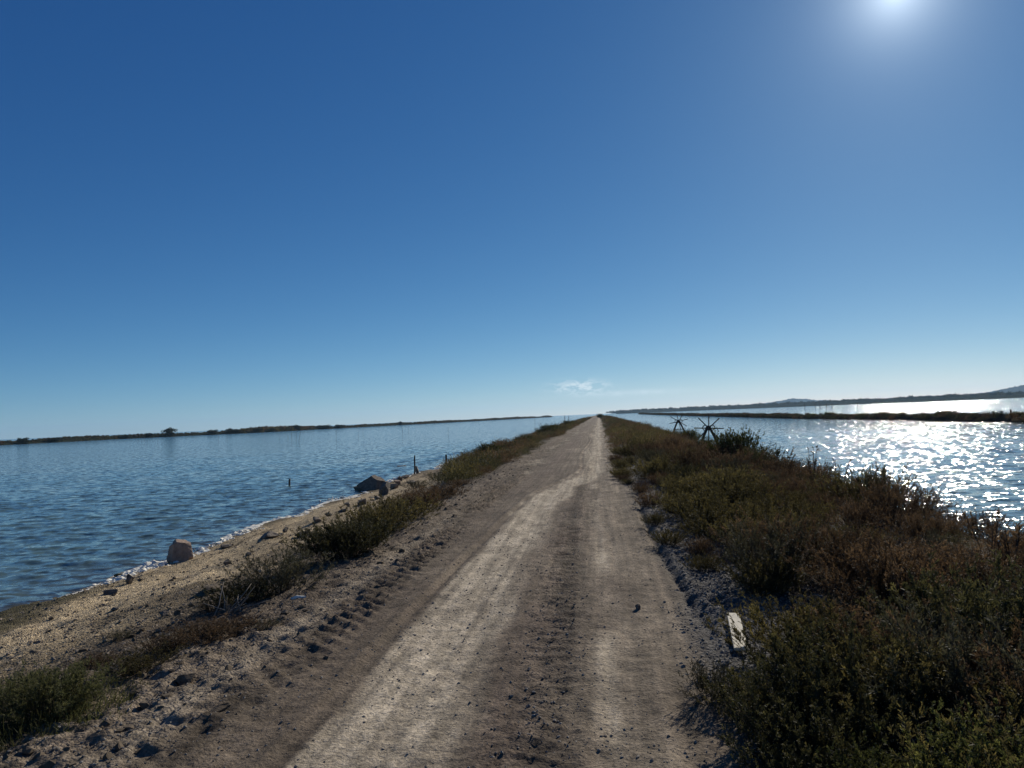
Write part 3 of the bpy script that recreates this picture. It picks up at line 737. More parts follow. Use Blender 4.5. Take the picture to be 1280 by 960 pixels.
for (ki, px, py, sz, sq, lab) in ((2, 205, 812, 0.42, 0.6, 'tiny dry brown tuft on the litter below the dark clods'), (6, 150, 800, 0.36, 0.6, 'tiny grey tuft on the sand edge left of the dry brown tuft'), (2, 120, 832, 0.45, 0.55, 'small brown tuft behind the rounded green clump'),
    (6, 262, 765, 0.48, 0.6, 'small grey tuft at the foot of the grey dead branches'), (2, 392, 690, 0.5, 0.6, 'small brown tuft at the sand side of the grassy tipped bush'), (6, 335, 783, 0.4, 0.5, 'low grey tuft between the white stick and the brown bushes'), (2, 575, 606, 0.9, 0.5, 'low brown tuft at the edge of the track beyond the roadside row')):
    put_left(ki, px, py, sz, lab, sq)
def tuft_arrays(seed, n, h, r, w):
    rng = np.random.default_rng(seed)
    az = rng.uniform(0, 6.28, n); rad = r * np.sqrt(rng.random(n)); P = np.stack([np.cos(az) * rad, np.sin(az) * rad, 0 * az], 1)
    P[:, 2] = 0; D = np.stack([np.cos(az), np.sin(az), 0 * az], 1) * (rad / r * 0.7)[:, None] + rng.normal(0, 0.45, (n, 3)); D[:, 2] = 1; D /= np.linalg.norm(D, axis=1)[:, None]
    V, Q, li = blades(P, D, h * rng.uniform(0.5, 1.15, n) * (1.15 - 0.6 * (rad / r) ** 2), np.full(n, w), rng, 0.5, 3)
    return V, Q, np.clip(rng.normal(0.5, 0.2, n), 0, 1)[li]
for (px, py, n, h, r, w, mat, lab) in (
    (30, 915, 1300, 0.16, 0.45, 0.0045, M_GRASS, 'large bright green grass tuft at the left edge of the shoulder'),
    (105, 893, 500, 0.12, 0.32, 0.0045, M_GRASS, 'green grass tuft right beside the large one on the shoulder'),
    (135, 868, 160, 0.10, 0.30, 0.004, M_GRASS, 'thin low green grass tuft running toward the square clod'),
    (240, 803, 450, 0.13, 0.5, 0.005, M_DRY, 'thin yellow dry grass patch on the left shoulder'),
    (445, 672, 500, 0.36, 0.8, 0.008, M_GRASS, 'tall grass tips standing over the left roadside row'),
    (530, 627, 450, 0.34, 0.9, 0.010, M_DRY, 'dry brown grass behind the left roadside row')):
    p = on(px, py, 0.0)
    for _ in range(5): p = on(px, py, hz(p.x, p.y))
    V, Q, tone = tuft_arrays(int(px + py), n, h, r, w)
    V = V + np.array([0, 0, 0.0])
    o = mesh_np('grass_tuft', V, Q, mat, attrs={'tone': tone}); o.location = (p.x, p.y, p.z - 0.02)
    tag(o, lab, 'grass tuft', 'grass tufts beside the track')

# plants against the left water and far vegetation on both sides as ground cover
def cover(name, spots, mat_choices, label, cat, seed, per=(26, 9), leaf=(0.07, 0.016)):
    """many small far shrubs that read as one mat; one object with several foliage materials"""
    rng = np.random.default_rng(seed); Vs, Qs, Ts, Ms, off = [], [], [], [], 0
    protos = [far_shrub(900 + i, 0.6, 0.5, per[0], per[1], leaf[0], leaf[1]) for i in range(4)]
    for (x, y, s, mi, z) in spots:
        LV, LQ, tone = protos[rng.integers(0, 4)]
        a = rng.uniform(0, 6.28); ca, sa = math.cos(a), math.sin(a)
        v = np.stack([(LV[:, 0] * ca - LV[:, 1] * sa) * s, (LV[:, 0] * sa + LV[:, 1] * ca) * s, LV[:, 2] * s * rng.uniform(0.7, 1.1)], 1) + np.array([x, y, z])
        Vs.append(v); Qs.append(LQ + off); Ts.append(tone); Ms.append(np.full(len(LQ), mi)); off += len(v)
    o = mesh_np(name, np.concatenate(Vs), np.concatenate(Qs), mat_choices, attrs={'tone': np.concatenate(Ts)}, matidx=np.concatenate(Ms))
    return tag(o, label, cat, kind='stuff')
rng = np.random.default_rng(404)
spots = []
y = 34.0
while y < 420:
    n = int(8 if y < 90 else 5)
    for _ in range(n):
        x = rng.uniform(0.45, 6.3); yy = y + rng.uniform(-0.5, 0.5) * (1 + y * 0.012)
        s = rng.uniform(0.7, 1.25) * (0.5 if x < 1.2 else 1.0) * (1 + 0.0015 * y)
        q = 2.4 * float(fbm(np.array([x * 0.35]), np.array([yy * 0.12]), 121, 2)[0]) + rng.uniform(-0.35, 0.35)
        spots.append((x, yy, s, 0 if q < -0.15 else (1 if q < 0.42 else 2), hz(x, yy) - 0.02))
    y += 0.55 + y * 0.012
cover('undergrowth', spots, [M_OLIVE, M_RUSSET, M_DARK], 'mat of brown and olive salt scrub along the far right bank', 'undergrowth', 61, (40, 12), (0.07, 0.016))
spots = []
y = 25.0
while y < 420:
    for _ in range(6):
        lo = -8.8 if y > 40 else -5.2 - (y - 25) * 0.2
        x = rng.uniform(lo, -3.9 + 0.2 * math.sin(y * 0.2)); yy = y + rng.uniform(-0.6, 0.6) * (1 + 0.01 * y)
        s = rng.uniform(0.6, 1.3) * (0.6 if x > -4.5 else 1.0) * (1 + 0.005 * min(y, 100))
        q = rng.random(); spots.append((x, yy, s, 0 if q < 0.25 else (1 if q < 0.6 else 2), hz(x, yy) - 0.02))
    y += 0.8 + y * 0.014
cover('undergrowth', spots, [M_OLIVE, M_RUSSET, M_DARK], 'mat of dark salt scrub along the far left edge of the track', 'undergrowth', 62, (40, 12), (0.07, 0.016))
# low plants on the ground of the near right bank, under the shrubs
spots = []
for _ in range(420):
    yy = 2.3 * (28 / 2.3) ** rng.random(); x = rng.uniform(1.3, 6.2)
    spots.append((x, yy, rng.uniform(0.35, 0.6), int(rng.integers(0, 3)), hz(x, yy) - 0.03))
cover('ground_cover', spots, [M_OLIVE, M_RUSSET, M_DARK], 'low creeping growth under the shrubs of the right bank', 'ground cover', 63, (30, 14), (0.045, 0.009))

# bushes standing out against the water on the left
GB = 'dark bushes on the left waterside'
for i, (px, py, Y, sz, ki, lab) in enumerate((
    (612, 566, 46, 1.9, 4, 'first dark bush on the left waterside beyond the rocks'),
    (632, 556, 50, 2.0, 2, 'brown topped bush behind the first dark waterside bush'),
    (642, 550, 54, 1.4, 4, 'small dark bush in the gap of the waterside row'),
    (655, 550, 62, 1.8, 5, 'low dark bush midway along the left waterside row'),
    (668, 546, 70, 1.7, 4, 'dark bush left of the tall waterside clump'),
    (686, 540, 84, 2.6, 4, 'tall dark clump highest in the left waterside row'),
    (697, 537, 95, 2.2, 5, 'rounded bush right of the tall waterside clump'),
    (710, 531, 130, 2.5, 4, 'farthest dark bush of the left waterside row'))):
    p = at(px, py, Y)
    put_shrub(BUSH if i in (0, 3, 5, 7) else (0, 2)[i % 2], p.x, p.y, sz * (0.66 if i in (0, 3, 5, 7) else 1.05), lab, GB, z=hz(p.x, p.y) - 0.1, squash=0.85, cat='bush', name='bush')
p = at(750, 520, 330); put_shrub(BUSH, p.x, p.y, 1.9, 'dark square bush standing at the far end of the track', 'bush at the end of the track', z=hz(p.x, p.y), cat='bush', name='bush')

# wisps standing up over the right crest
def sprig(px, py, Y, h, n, label, seed):
    rng = random.Random(seed); p = at(px, py, Y); z = hz(p.x, p.y)
    root = empty('sprig', (p.x, p.y, z)); bm = bmesh.new(); tips = []
    for k in range(n):
        a = rng.uniform(0, 6.28); t = rng.uniform(0.05, 0.4); hh = h * rng.uniform(0.6, 1.0)
        pts = [(0.05 * math.cos(a) * 1, 0.05 * math.sin(a), 0), (t * 0.35 * math.cos(a), t * 0.35 * math.sin(a), hh * 0.5), (t * math.cos(a) * 0.8, t * math.sin(a) * 0.8, hh)]
        tube(bm, pts, [0.006, 0.005, 0.003], 4)
        for _ in range(26):
            f = rng.uniform(0.45, 1.0); tips.append((pts[1][0] + (pts[2][0] - pts[1][0]) * (f * 2 - 0.9), pts[1][1] + (pts[2][1] - pts[1][1]) * (f * 2 - 0.9), hh * f))
    bm_obj('stems', bm, M_TWIG, root)
    T = np.array(tips); r2 = np.random.default_rng(seed); D = r2.normal(0, 0.5, T.shape); D[:, 2] += 0.6; D /= np.linalg.norm(D, axis=1)[:, None]
    V, Q, li = blades(T, D, r2.uniform(0.03, 0.08, len(T)), np.full(len(T), 0.012), r2, 0.3, 2)
    mesh_np('foliage', V, Q, M_RUSSET, root, attrs={'tone': r2.random(len(T))[li]})
    tag(root, label, 'plant', 'wispy stems above the right crest')
for i, (px, py, Y, h, n, lab) in enumerate((
    (979, 590, 19, 0.95, 5, 'wispy dark stems on the crest below the bright water, left of the others'),
    (1016, 600, 17, 1.0, 9, 'dense wispy clump standing out of the crest against the glitter'),
    (1048, 610, 15.5, 0.9, 5, 'pair of leaning wispy stems right of the dense clump'),
    (1106, 640, 11.8, 0.6, 5, 'short wispy stems midway down the right crest'),
    (1236, 670, 8.2, 0.70, 3, 'lone thin wispy stem near the right edge of the water'),
    (1264, 680, 7.8, 0.60, 6, 'reddish wispy clump at the right edge of the bank'))):
    sprig(px, py, Y, h, n, lab, 500 + i)

# dead branches and sticks on the left
def dead_branch(px, py, label, seed, n=14, L=0.5):
    rng = random.Random(seed); p = on(px, py, -0.1)
    for _ in range(5): p = on(px, py, hz(p.x, p.y))
    bm = bmesh.new()
    for k in range(n):
        a = rng.uniform(0, 6.28); l = L * rng.uniform(0.5, 1.1); e = rng.uniform(0.1, 0.9)
        q = Vector((rng.uniform(-0.15, 0.15), rng.uniform(-0.15, 0.15), 0.02))
        pts = [q]
        for s in range(3):
            a += rng.uniform(-0.4, 0.4); q = q + Vector((math.cos(a) * math.cos(e), math.sin(a) * math.cos(e), math.sin(e))) * l / 3; pts.append(q)
        tube(bm, pts, [0.008, 0.006, 0.005, 0.003], 5)
    o = bm_obj('dead_branch', bm, M_DEAD, smooth=True); o.location = p
    tag(o, label, 'branch', None)
dead_branch(292, 768, 'grey dead branches sprawling below the scrubby bush', 1, 14, 0.38)
def stick(px, py, L, rz, mat, label, w=0.022):
    p = on(px, py, -0.05)
    for _ in range(5): p = on(px, py, hz(p.x, p.y))
    bm = bmesh.new(); tube(bm, [(-L / 2, 0, 0.012), (-L * 0.1, 0.01, 0.02), (L / 2, 0, 0.014)], [w * 0.7, w, w * 0.6], 7, jitter=0.15)
    o = bm_obj('driftwood', bm, mat, smooth=True); o.location = p; o.rotation_euler = (0, 0, rz)
    tag(o, label, 'driftwood')
stick(373, 749, 0.16, 0.5, M_FOAM, 'short bleached white stick on the shoulder below the bushes', 0.022)

# ------------------------------------------------------------------ plank
def make_plank():
    g = hz(on(921, 789, 0).x, on(921, 789, 0).y) + 0.06
    c = on(921, 788, g); a = on(916, 768, g); b = on(926, 807, g)
    d = (a - b); L = d.length; d.normalize(); rz = math.atan2(d.y, d.x) - math.pi / 2
    bm = bmesh.new(); bmesh.ops.create_cube(bm, size=1)
    bmesh.ops.scale(bm, vec=(0.106, L, 0.022), verts=bm.verts)
    bmesh.ops.bevel(bm, geom=bm.edges[:], offset=0.003, segments=2, affect='EDGES')
    o = bm_obj('plank', bm, M_PALE); o.location = c; o.rotation_euler = (R(2), R(0), rz)
    tag(o, 'pale weathered wooden plank lying on the gravel at the right of the track', 'plank')
make_plank()

# ------------------------------------------------------------------ winches
def beam(p, q, w, h=None):
    bm = bmesh.new(); p = Vector(p); q = Vector(q); d = q - p; L = d.length
    bmesh.ops.create_cube(bm, size=1); bmesh.ops.scale(bm, vec=(w, h or w, L), verts=bm.verts)
    bmesh.ops.bevel(bm, geom=bm.edges[:], offset=min(w, h or w) * 0.12, segments=1, affect='EDGES')
    m = Vector((0, 0, 1)).rotation_difference(d.normalized()).to_matrix().to_4x4(); m.translation = (p + q) / 2
    bmesh.ops.transform(bm, matrix=m, verts=bm.verts); return bm
def make_winch(px, py, Y, label, rot, yaw, spoke=0.88):
    p = at(px, py, Y); zg = -1.0
    root = empty('spoked_winch', (p.x, p.y, zg), yaw); zc = p.z - zg
    tag(root, label, 'winch', 'spoked winches at the right water edge')
    hl = 0.42
    for sy in (-hl, hl):
        for sx in (-1, 1):
            bm_obj('leg', beam((sx * 0.06, sy, zc + 0.06), (sx * (0.62 * zc / 1.1), sy * 1.15, -0.25), 0.125, 0.10), M_WOOD, root)
    bm_obj('crossbar', beam((-0.55, -hl - 0.04, zc - 0.78), (0.55, -hl - 0.04, zc - 0.78), 0.07, 0.05), M_WOOD, root)
    bm = bmesh.new(); tube(bm, [(0, -hl - 0.22, zc), (0, hl + 0.2, zc)], [0.05, 0.05], 12); bm_obj('axle', bm, M_IRON, root)
    for sy in (-hl - 0.12, hl + 0.1):
        bm = bmesh.new(); tube(bm, [(0, sy - 0.04, zc), (0, sy + 0.04, zc)], [0.15, 0.15], 16); bm_obj('hub', bm, M_IRON, root)
    for sx in (-0.21, 0.21):
        bm = bmesh.new()
        pts = [(sx + 0.15 * math.cos(a), -hl - 0.1, zc + 0.03 + 0.15 * math.sin(a)) for a in np.linspace(0, 2 * math.pi, 19)]
        tube(bm, pts, [0.028] * 19, 6, False); bm_obj('iron_ring', bm, M_IRON, root, True)
    for k in range(8):
        a = rot + k * math.pi / 4; dx, dz = math.cos(a), math.sin(a)
        bm_obj('spoke', beam((dx * 0.08, -hl - 0.16, zc + dz * 0.08), (dx * spoke, -hl - 0.16, zc + dz * spoke), 0.064, 0.05), M_WOOD, root)
    return root
make_winch(885.5, 535, 47, 'nearer and larger dark timber winch with eight wheel spokes on splayed legs', R(-3), R(-6))
make_winch(848, 526.6, 76, 'farther and smaller dark timber winch with wheel spokes beyond the dark bush', R(12), R(-4), 0.92)

# ------------------------------------------------------------------ posts and stakes
def post(px, ptop, pbot, Y, w, label, group, name='post', lean=(0, 0), mat=M_WOOD, cat='post', base=None):
    a = at(px, pbot, Y); h = (pbot - ptop) * Y / F
    z0 = (min(a.z, hz(a.x, a.y)) if base is None else base) - 0.3
    bm = bmesh.new()
    n = 5; H = a.z + h - z0
    pts = [(lean[0] * i / n + 0.006 * math.sin(i * 2.1 + px), lean[1] * i / n, H * i / n) for i in range(n + 1)]
    tube(bm, pts, [w * (1 - 0.12 * i / n) for i in range(n + 1)], 8, jitter=0.1)
    o = bm_obj(name, bm, mat, smooth=True); o.location = (a.x, a.y, z0)
    return tag(o, label, cat, group)
p = on(519, 592, -0.85); post(518, 569, 592, p.y, 0.045, 'tall thin wooden post on the left shore beside the rocks', 'posts on the left shore', lean=(0.05, 0))
p = on(558, 579, -0.85); post(558, 568, 580, p.y, 0.07, 'short stout wooden post standing in the foam line', 'posts on the left shore')
p = on(361, 607, WATER); post(361, 598, 608, p.y, 0.05, 'short dark broken stake alone in the near lagoon', 'stakes in the left lagoon', 'stake', (0.06, 0), cat='stake', base=WATER)
GS = 'stakes in the left lagoon'
for i, (px, t, b, lean, w, lab) in enumerate((
    (360, 543, 551, 0.0, 0.05, 'leftmost stake of the small cluster in the lagoon'),
    (365, 541, 551, -0.1, 0.05, 'second stake from the left in the lagoon cluster'),
    (370, 541, 551, 0.1, 0.05, 'third stake from the left in the lagoon cluster'),
    (373, 537, 551, 0.6, 0.06, 'tallest leaning stake at the right of the lagoon cluster'),
    (349, 543, 550, 0.0, 0.045, 'lone stake just left of the lagoon cluster'),
    (420, 537, 549, 0.1, 0.045, 'lone tall stake right of the lagoon cluster'),
    (448, 537, 546, 0.0, 0.04, 'left one of a pair of thin stakes in mid lagoon'),
    (454, 536, 545, 0.0, 0.04, 'right one of a pair of thin stakes in mid lagoon'),
    (503, 533, 543, 0.0, 0.045, 'left one of two spaced stakes farther along the lagoon'),
    (511, 532, 541, 0.0, 0.04, 'right one of two spaced stakes farther along the lagoon'),
    (560, 533, 543, 0.1, 0.045, 'thin stake above the short shore post'),
    (669, 521, 537, 0.0, 0.05, 'tall thin stake beside the left waterside bushes'),
    (181, 544, 554, 0.0, 0.04, 'lone stake in the lagoon below the round far tree'),
    (273, 541, 552, 0.0, 0.04, 'left one of two close stakes below the far scrub'),
    (284, 541, 552, 0.05, 0.04, 'right one of two close stakes below the far scrub'))):
    p = on(px, b, WATER); post(px, t, b, p.y, w * 0.62, lab, GS, 'stake', (lean, 0), cat='stake', base=WATER)
p = on(1264, 524, WATER); post(1264, 512.5, 522, p.y, 0.11, 'dark post standing on the far dyke near the right edge', 'posts on the far dyke')
GD = 'stakes in the far right lagoon'
for i, (px, t, b, lab) in enumerate(((1006, 504.6, 508.5, 'stake at the left end of the short row in the far lagoon'), (1019, 504.2, 508.4, 'second stake of the short row in the far lagoon'), (1025, 504.4, 508.2, 'third stake of the short row in the far lagoon'),
    (1033, 504.0, 507.8, 'fourth stake of the short row in the far lagoon'), (1040, 504.2, 507.6, 'last stake of the short row in the far lagoon'), (1072, 503.0, 506.6, 'lone stake right of the short row in the far lagoon'))):
    p = on(px, b, WATER); p.y = min(p.y, 520); post(px, t, b, p.y, 0.16, lab, GD, 'stake', cat='stake', base=WATER)
for i, (px, t, b, lab) in enumerate(((706, 517.5, 523, 'left one of two dark stakes near the far end of the left bank'), (711, 518, 523, 'right one of two dark stakes near the far end of the left bank'))):
    post(px, t + 1.5, b, 190, 0.07, lab, 'stakes near the end of the bank', 'stake', cat='stake')

# ------------------------------------------------------------------ far dyke on the right
def mound(name, line, halfw, h, mat, label, cat, seed, kind='structure', nseg=400, hvar=0.5, skirt=-0.6, nprof=9):
    """a long earth bank following a polyline of (x, y) points"""
    L = np.array(line, float); d = np.concatenate([[0], np.cumsum(np.linalg.norm(np.diff(L, axis=0), axis=1))])
    s = np.linspace(0, d[-1], nseg); x = np.interp(s, d, L[:, 0]); y = np.interp(s, d, L[:, 1])
    tx = np.gradient(x); ty = np.gradient(y); l = np.hypot(tx, ty); nx, ny = ty / l, -tx / l
    hw = np.broadcast_to(np.asarray(halfw, float), s.shape) if np.ndim(halfw) == 0 else np.interp(s, d, halfw)
    hh = np.full_like(s, h) if np.ndim(h) == 0 else np.interp(s, d, h)
    hh = hh * (1 + hvar * fbm(s / 30, s * 0, seed, 4))
    t = np.linspace(-1, 1, nprof); prof = np.cos(t * np.pi / 2) ** 0.8
    V = np.stack([x[:, None] + nx[:, None] * t * hw[:, None], y[:, None] + ny[:, None] * t * hw[:, None], WATER + skirt + (hh[:, None] - skirt) * prof[None]], -1)
    V[..., 2] += 0.06 * h if False else 0
    o = mesh_np(name, V.reshape(-1, 3), grid_faces(nseg, nprof), mat)
    return tag(o, kind=kind), (x, y, hh, nx, ny)
DY = [on(1500, 545, WATER), on(1280, 527, WATER), on(1120, 524.5, WATER), on(1000, 523, WATER), on(900, 520.5, WATER), on(840, 519, WATER), on(800, 517.8, WATER)]
DYL = [(p.x, p.y) for p in DY]
_, (dx_, dy_, dh_, _a, _b) = mound('far_dyke', DYL, 1.5, 0.75, M_BANK, '', '', 3, nseg=700)
rng = np.random.default_rng(909); spots = []
for i in range(3600):
    j = int(len(dx_) * rng.random() ** 1.25) % len(dx_); s = rng.uniform(0.6, 1.15); 
    spots.append((dx_[j] + rng.normal(0, 0.75), dy_[j] + rng.normal(0, 0.75), s * (1 + 0.0012 * dy_[j]), int(rng.integers(0, 3)), WATER + dh_[j] * rng.uniform(0.1, 0.7)))
cover('undergrowth', spots, [M_DARK, M_RUSSET, M_DARK], 'dark scrub covering the narrow dyke across the right lagoon', 'undergrowth', 64, (44, 12), (0.10, 0.034))
GDY = 'bushes on the narrow dyke across the right lagoon'
for i, (px, sz, lab) in enumerate(((1178, 2.3, 'broad dark bush that rises highest on the narrow dyke'), (1186, 1.7, 'dark bush leaning on the right of the broad dyke bush'), (1102, 2.1, 'round dark bush on the dyke below the brightest water'), (1115, 1.7, 'lower dark bush right of the round dyke bush'), (1036, 2.3, 'dark bush on the dyke left of centre of the glitter'), (1080, 1.8, 'dark bush in the middle of the dyke'), (1275, 1.8, 'dark bush on the dyke at the right edge beside the post'))):
    p = on(px, 525, WATER); k = int(np.argmin(np.abs(np.arctan2(dx_, dy_) - math.atan2(p.x, p.y))))
    put_shrub(BUSH, float(dx_[k]), float(dy_[k]), sz * 0.72, lab, GDY, z=WATER + 0.3, squash=0.62, cat='bush', name='bush')

# ------------------------------------------------------------------ far left shore with trees
LS = [(on(-420, 578, WATER)), on(-150, 563.5, WATER), on(0, 556.5, WATER), on(160, 548.2, WATER), on(320, 540.8, WATER), on(480, 532.5, WATER), on(600, 526.2, WATER), on(690, 521.3, WATER)]
LSL = [(p.x - 8, p.y) for p in LS]
_, (lx, ly, lh, lnx, lny) = mound('far_shore', LSL, 12, 1.7, M_FAR, '', '', 7, nseg=600)
spots = []
for i in range(5200):
    j = rng.integers(0, len(lx)); k = 0.5 + 1.6 * float(fbm(np.array([lx[j] * 0 + j * 0.02]), np.array([0.2]), 131, 3)[0] + 0.25)
    s = rng.uniform(1.3, 2.8) * max(0.6, k); tt = float(np.clip(rng.normal(0, 0.45), -0.93, 0.93)); spots.append((lx[j] + lnx[j] * tt * 12, ly[j] + lny[j] * tt * 12, s, int(rng.integers(0, 3)), WATER - 0.75 + (lh[j] + 0.6) * math.cos(tt * math.pi / 2) ** 0.8))
cover('scrub', spots, [M_OLIVE, M_RUSSET, M_DARK], 'continuous low scrub along the far left shore', 'scrub', 65, (24, 8), (0.17, 0.08))
def tree_proto(seed, h, w):
    rng = np.random.default_rng(seed); root = empty('tree', (0, 0, 0))
    bm = bmesh.new(); tube(bm, [(0, 0, -0.4), (0.1, 0.05, h * 0.25), (0.05, -0.1, h * 0.6)], [0.22, 0.16, 0.06], 7)
    for k in range(5):
        a = k * 1.256 + 0.3; tube(bm, [(0.08, 0.03, h * 0.18 + 0.1 * k), (0.25 * w * math.cos(a), 0.25 * w * math.sin(a), h * 0.5), (0.38 * w * math.cos(a), 0.38 * w * math.sin(a), h * 0.68)], [0.10, 0.06, 0.025], 5)
    bm_obj('trunk', bm, M_TWIG, root)
    nc = 26; C = rng.normal(0, 1, (nc, 3)); C /= np.linalg.norm(C, axis=1)[:, None]; C *= rng.uniform(0.35, 0.95, nc)[:, None]
    C = C * np.array([w / 2, w / 2, h * 0.42]) + np.array([0, 0, h * 0.38])
    m = 4200; ci = rng.integers(0, nc, m); rr = rng.normal(0, 1, (m, 3)); rr /= np.linalg.norm(rr, axis=1)[:, None]
    P = C[ci] + rr * (rng.random(m) ** 0.4)[:, None] * np.array([w * 0.16, w * 0.16, h * 0.13]); P[:, 2] = np.clip(P[:, 2], 0.25, None)
    D = rr + rng.normal(0, 0.5, rr.shape); D /= np.linalg.norm(D, axis=1)[:, None]
    V, Q, li = blades(P, D, rng.uniform(0.18, 0.4, m), np.full(m, 0.14), rng, 0.2, 1)
    mesh_np('crown', V, Q, M_TREE, root, attrs={'tone': np.clip(rng.normal(0.5, 0.15, nc)[ci] + rng.normal(0, 0.08, m), 0, 1)[li]})
    root['category'] = 'tree'; return root
TP = [None, None]
GT = 'trees on the far left shore'
for i, (px, ptop, wpx, v, lab) in enumerate((
    (208, 535.5, 19, 0, 'largest round dark tree on the far left shore'), (183, 541, 11, 1, 'low bushy tree just left of the largest round tree'),
    (260, 537, 17, 1, 'broad low tree on the far shore right of the round tree'), (283, 536, 14, 0, 'dark tree in the middle of the far shore group'),
    (293, 536, 10, 1, 'smaller tree right of the dark tree in the far shore group'), (306, 535.5, 14, 1, 'spreading tree ending the far shore group'),
    (357, 532, 11, 0, 'solitary tree standing between the far shore groups'), (392, 531.5, 22, 1, 'long low tree right of the solitary tree'),
    (412, 531, 16, 1, 'low tree overlapping the long low tree'), (490, 527.5, 7, 0, 'small pointed tree far along the left shore'),
    (46, 548, 20, 1, 'low mounded tree at the far left of the shore'), (8, 547.5, 18, 1, 'low tree cut by the left edge of the shore'), (140, 544, 16, 1, 'low tree midway between the left edge and the round tree'), (322, 535.5, 10, 1, 'low tree left of the solitary tree'))):
    az = math.atan2(*ray(px, 545)[:2]); k = int(np.argmin(np.abs(np.arctan2(lx, ly) - az)))
    tt = 0.8 * (1 if lnx[k] > 0 else -1); x0, y0 = float(lx[k] + lnx[k] * tt * 12), float(ly[k] + lny[k] * tt * 12); gb = -0.7 + (lh[k] + 0.6) * 0.39; top = at(px, ptop, y0).z - WATER - gb; w = wpx * y0 / F
    if TP[v] is None:
        o = TP[v] = tree_proto(70 + v, 4.0, 6.0); o['group'] = GT; o['label'] = lab
    else: o = dup(TP[v], (0, 0, 0), 0, (1, 1, 1), lab, GT)
    o.location = (x0, y0, WATER + gb); o.rotation_euler = (0, 0, i * 1.7); o.scale = (w / 6.4, w / 6.4, max(top, 1.4) / 3.2)

# ------------------------------------------------------------------ far right shore and hills
def ridge(name, pts, Y0, depth, mat, seed, rough=0.12, nseg=500, base=WATER - 0.5):
    """hills: skyline heights given at picture points, standing at their distance with real depth"""
    P = np.array([at(px, py, Yd)[:] for (px, py, Yd) in pts]); o_ = np.linspace(0, 1, len(P)); s = np.linspace(0, 1, nseg)
    x = np.interp(s, o_, P[:, 0]); y = np.interp(s, o_, P[:, 1]); z = np.interp(s, o_, P[:, 2])
    hh = np.clip(z - base, 0.3, None) * (1 + rough * fbm(s * 40, s * 0, seed, 4))
    nr = 14; t = np.linspace(0, 1, nr)
    prof = np.sin(np.clip(t * 1.25, 0, 1) * np.pi / 2) ** 1.2 * (1 - 0.5 * np.clip((t - 0.8) / 0.2, 0, 1))
    rr = np.hypot(x, y); ux, uy = x / rr, y / rr
    V = np.zeros((nseg, nr, 3))
    for j in range(nr):
        off = (t[j] - 0.8) * depth
        V[:, j, 0] = x + ux * off; V[:, j, 1] = y + uy * off
        V[:, j, 2] = base + hh * prof[j] * (1 + 0.15 * fbm(s * 60, s * 0 + j * 0.7, seed + 3, 3) * (0 if j == 0 else 1))
    o = mesh_np(name, V.reshape(-1, 3), grid_faces(nseg, nr), mat)
    return tag(o, kind='structure'), x, y, hh
M_HILL = mat_plain('hill_scrub', (0.030, 0.034, 0.024), 1.0, 0.01, 0.35, 0, 0.0)
_, rx, ry, rh = ridge('far_land', [(770, 514.6, 2400), (830, 511.5, 2300), (900, 508.5, 2100), (960, 506.2, 1900), (1040, 502.6, 1700), (1120, 499.2, 1600), (1200, 495.5, 1500), (1300, 491.0, 1400), (1450, 483, 1300), (1700, 472, 1200)], 0, 500, M_FAR, 15, 0.15)
ridge('hills', [(940, 506, 5200), (968, 502.5, 5200), (990, 498.2, 5200), (1006, 498.6, 5200), (1022, 500.2, 5200), (1050, 500.6, 5200), (1090, 501, 5200)], 0, 700, M_HILL, 25, 0.05, 200)
ridge('hills', [(1185, 496, 4200), (1215, 492.5, 4200), (1245, 488.5, 4200), (1262, 485.0, 4200), (1280, 481.5, 4200), (1330, 474, 4200), (1420, 470, 4200), (1600, 478, 4200)], 0, 900, M_HILL, 27, 0.06, 300)
spots = []
for i in range(2200):
    j = rng.integers(0, len(rx)); s = rng.uniform(5, 11)
    spots.append((rx[j] + rng.normal(0, 10), ry[j] + rng.normal(0, 60) - 60, s, int(rng.integers(0, 2)), WATER + rh[j] * rng.uniform(0.2, 0.72)))
cover('woods', spots, [M_DARK, M_TREE], 'far wooded shore beyond the right lagoon', 'woods', 66, (16, 8), (0.22, 0.11))

# ------------------------------------------------------------------ air
def make_haze():
    bm = bmesh.new(); bmesh.ops.create_cube(bm, size=1)
    bmesh.ops.scale(bm, vec=(14000, 14000, 110), verts=bm.verts); bmesh.ops.translate(bm, vec=(0, 0, -3.2 + 55), verts=bm.verts)
    m = bpy.data.materials.new('air_haze'); m.use_nodes = True; t = m.node_tree; t.nodes.remove(t.nodes['Principled BSDF'])
    v = N(t, 'ShaderNodeVolumePrincipled'); v.inputs['Color'].default_value = (0.45, 0.70, 1.0, 1); v.inputs['Density'].default_value = HAZE; v.inputs['Anisotropy'].default_value = 0.3
    t.links.new(v.outputs[0], t.nodes['Material Output'].inputs['Volume'])
    o = bm_obj('haze', bm, m); tag(o, 'thin pale haze in the air over the lagoon', 'haze', kind='stuff')
HAZE = 0.00007
make_haze()

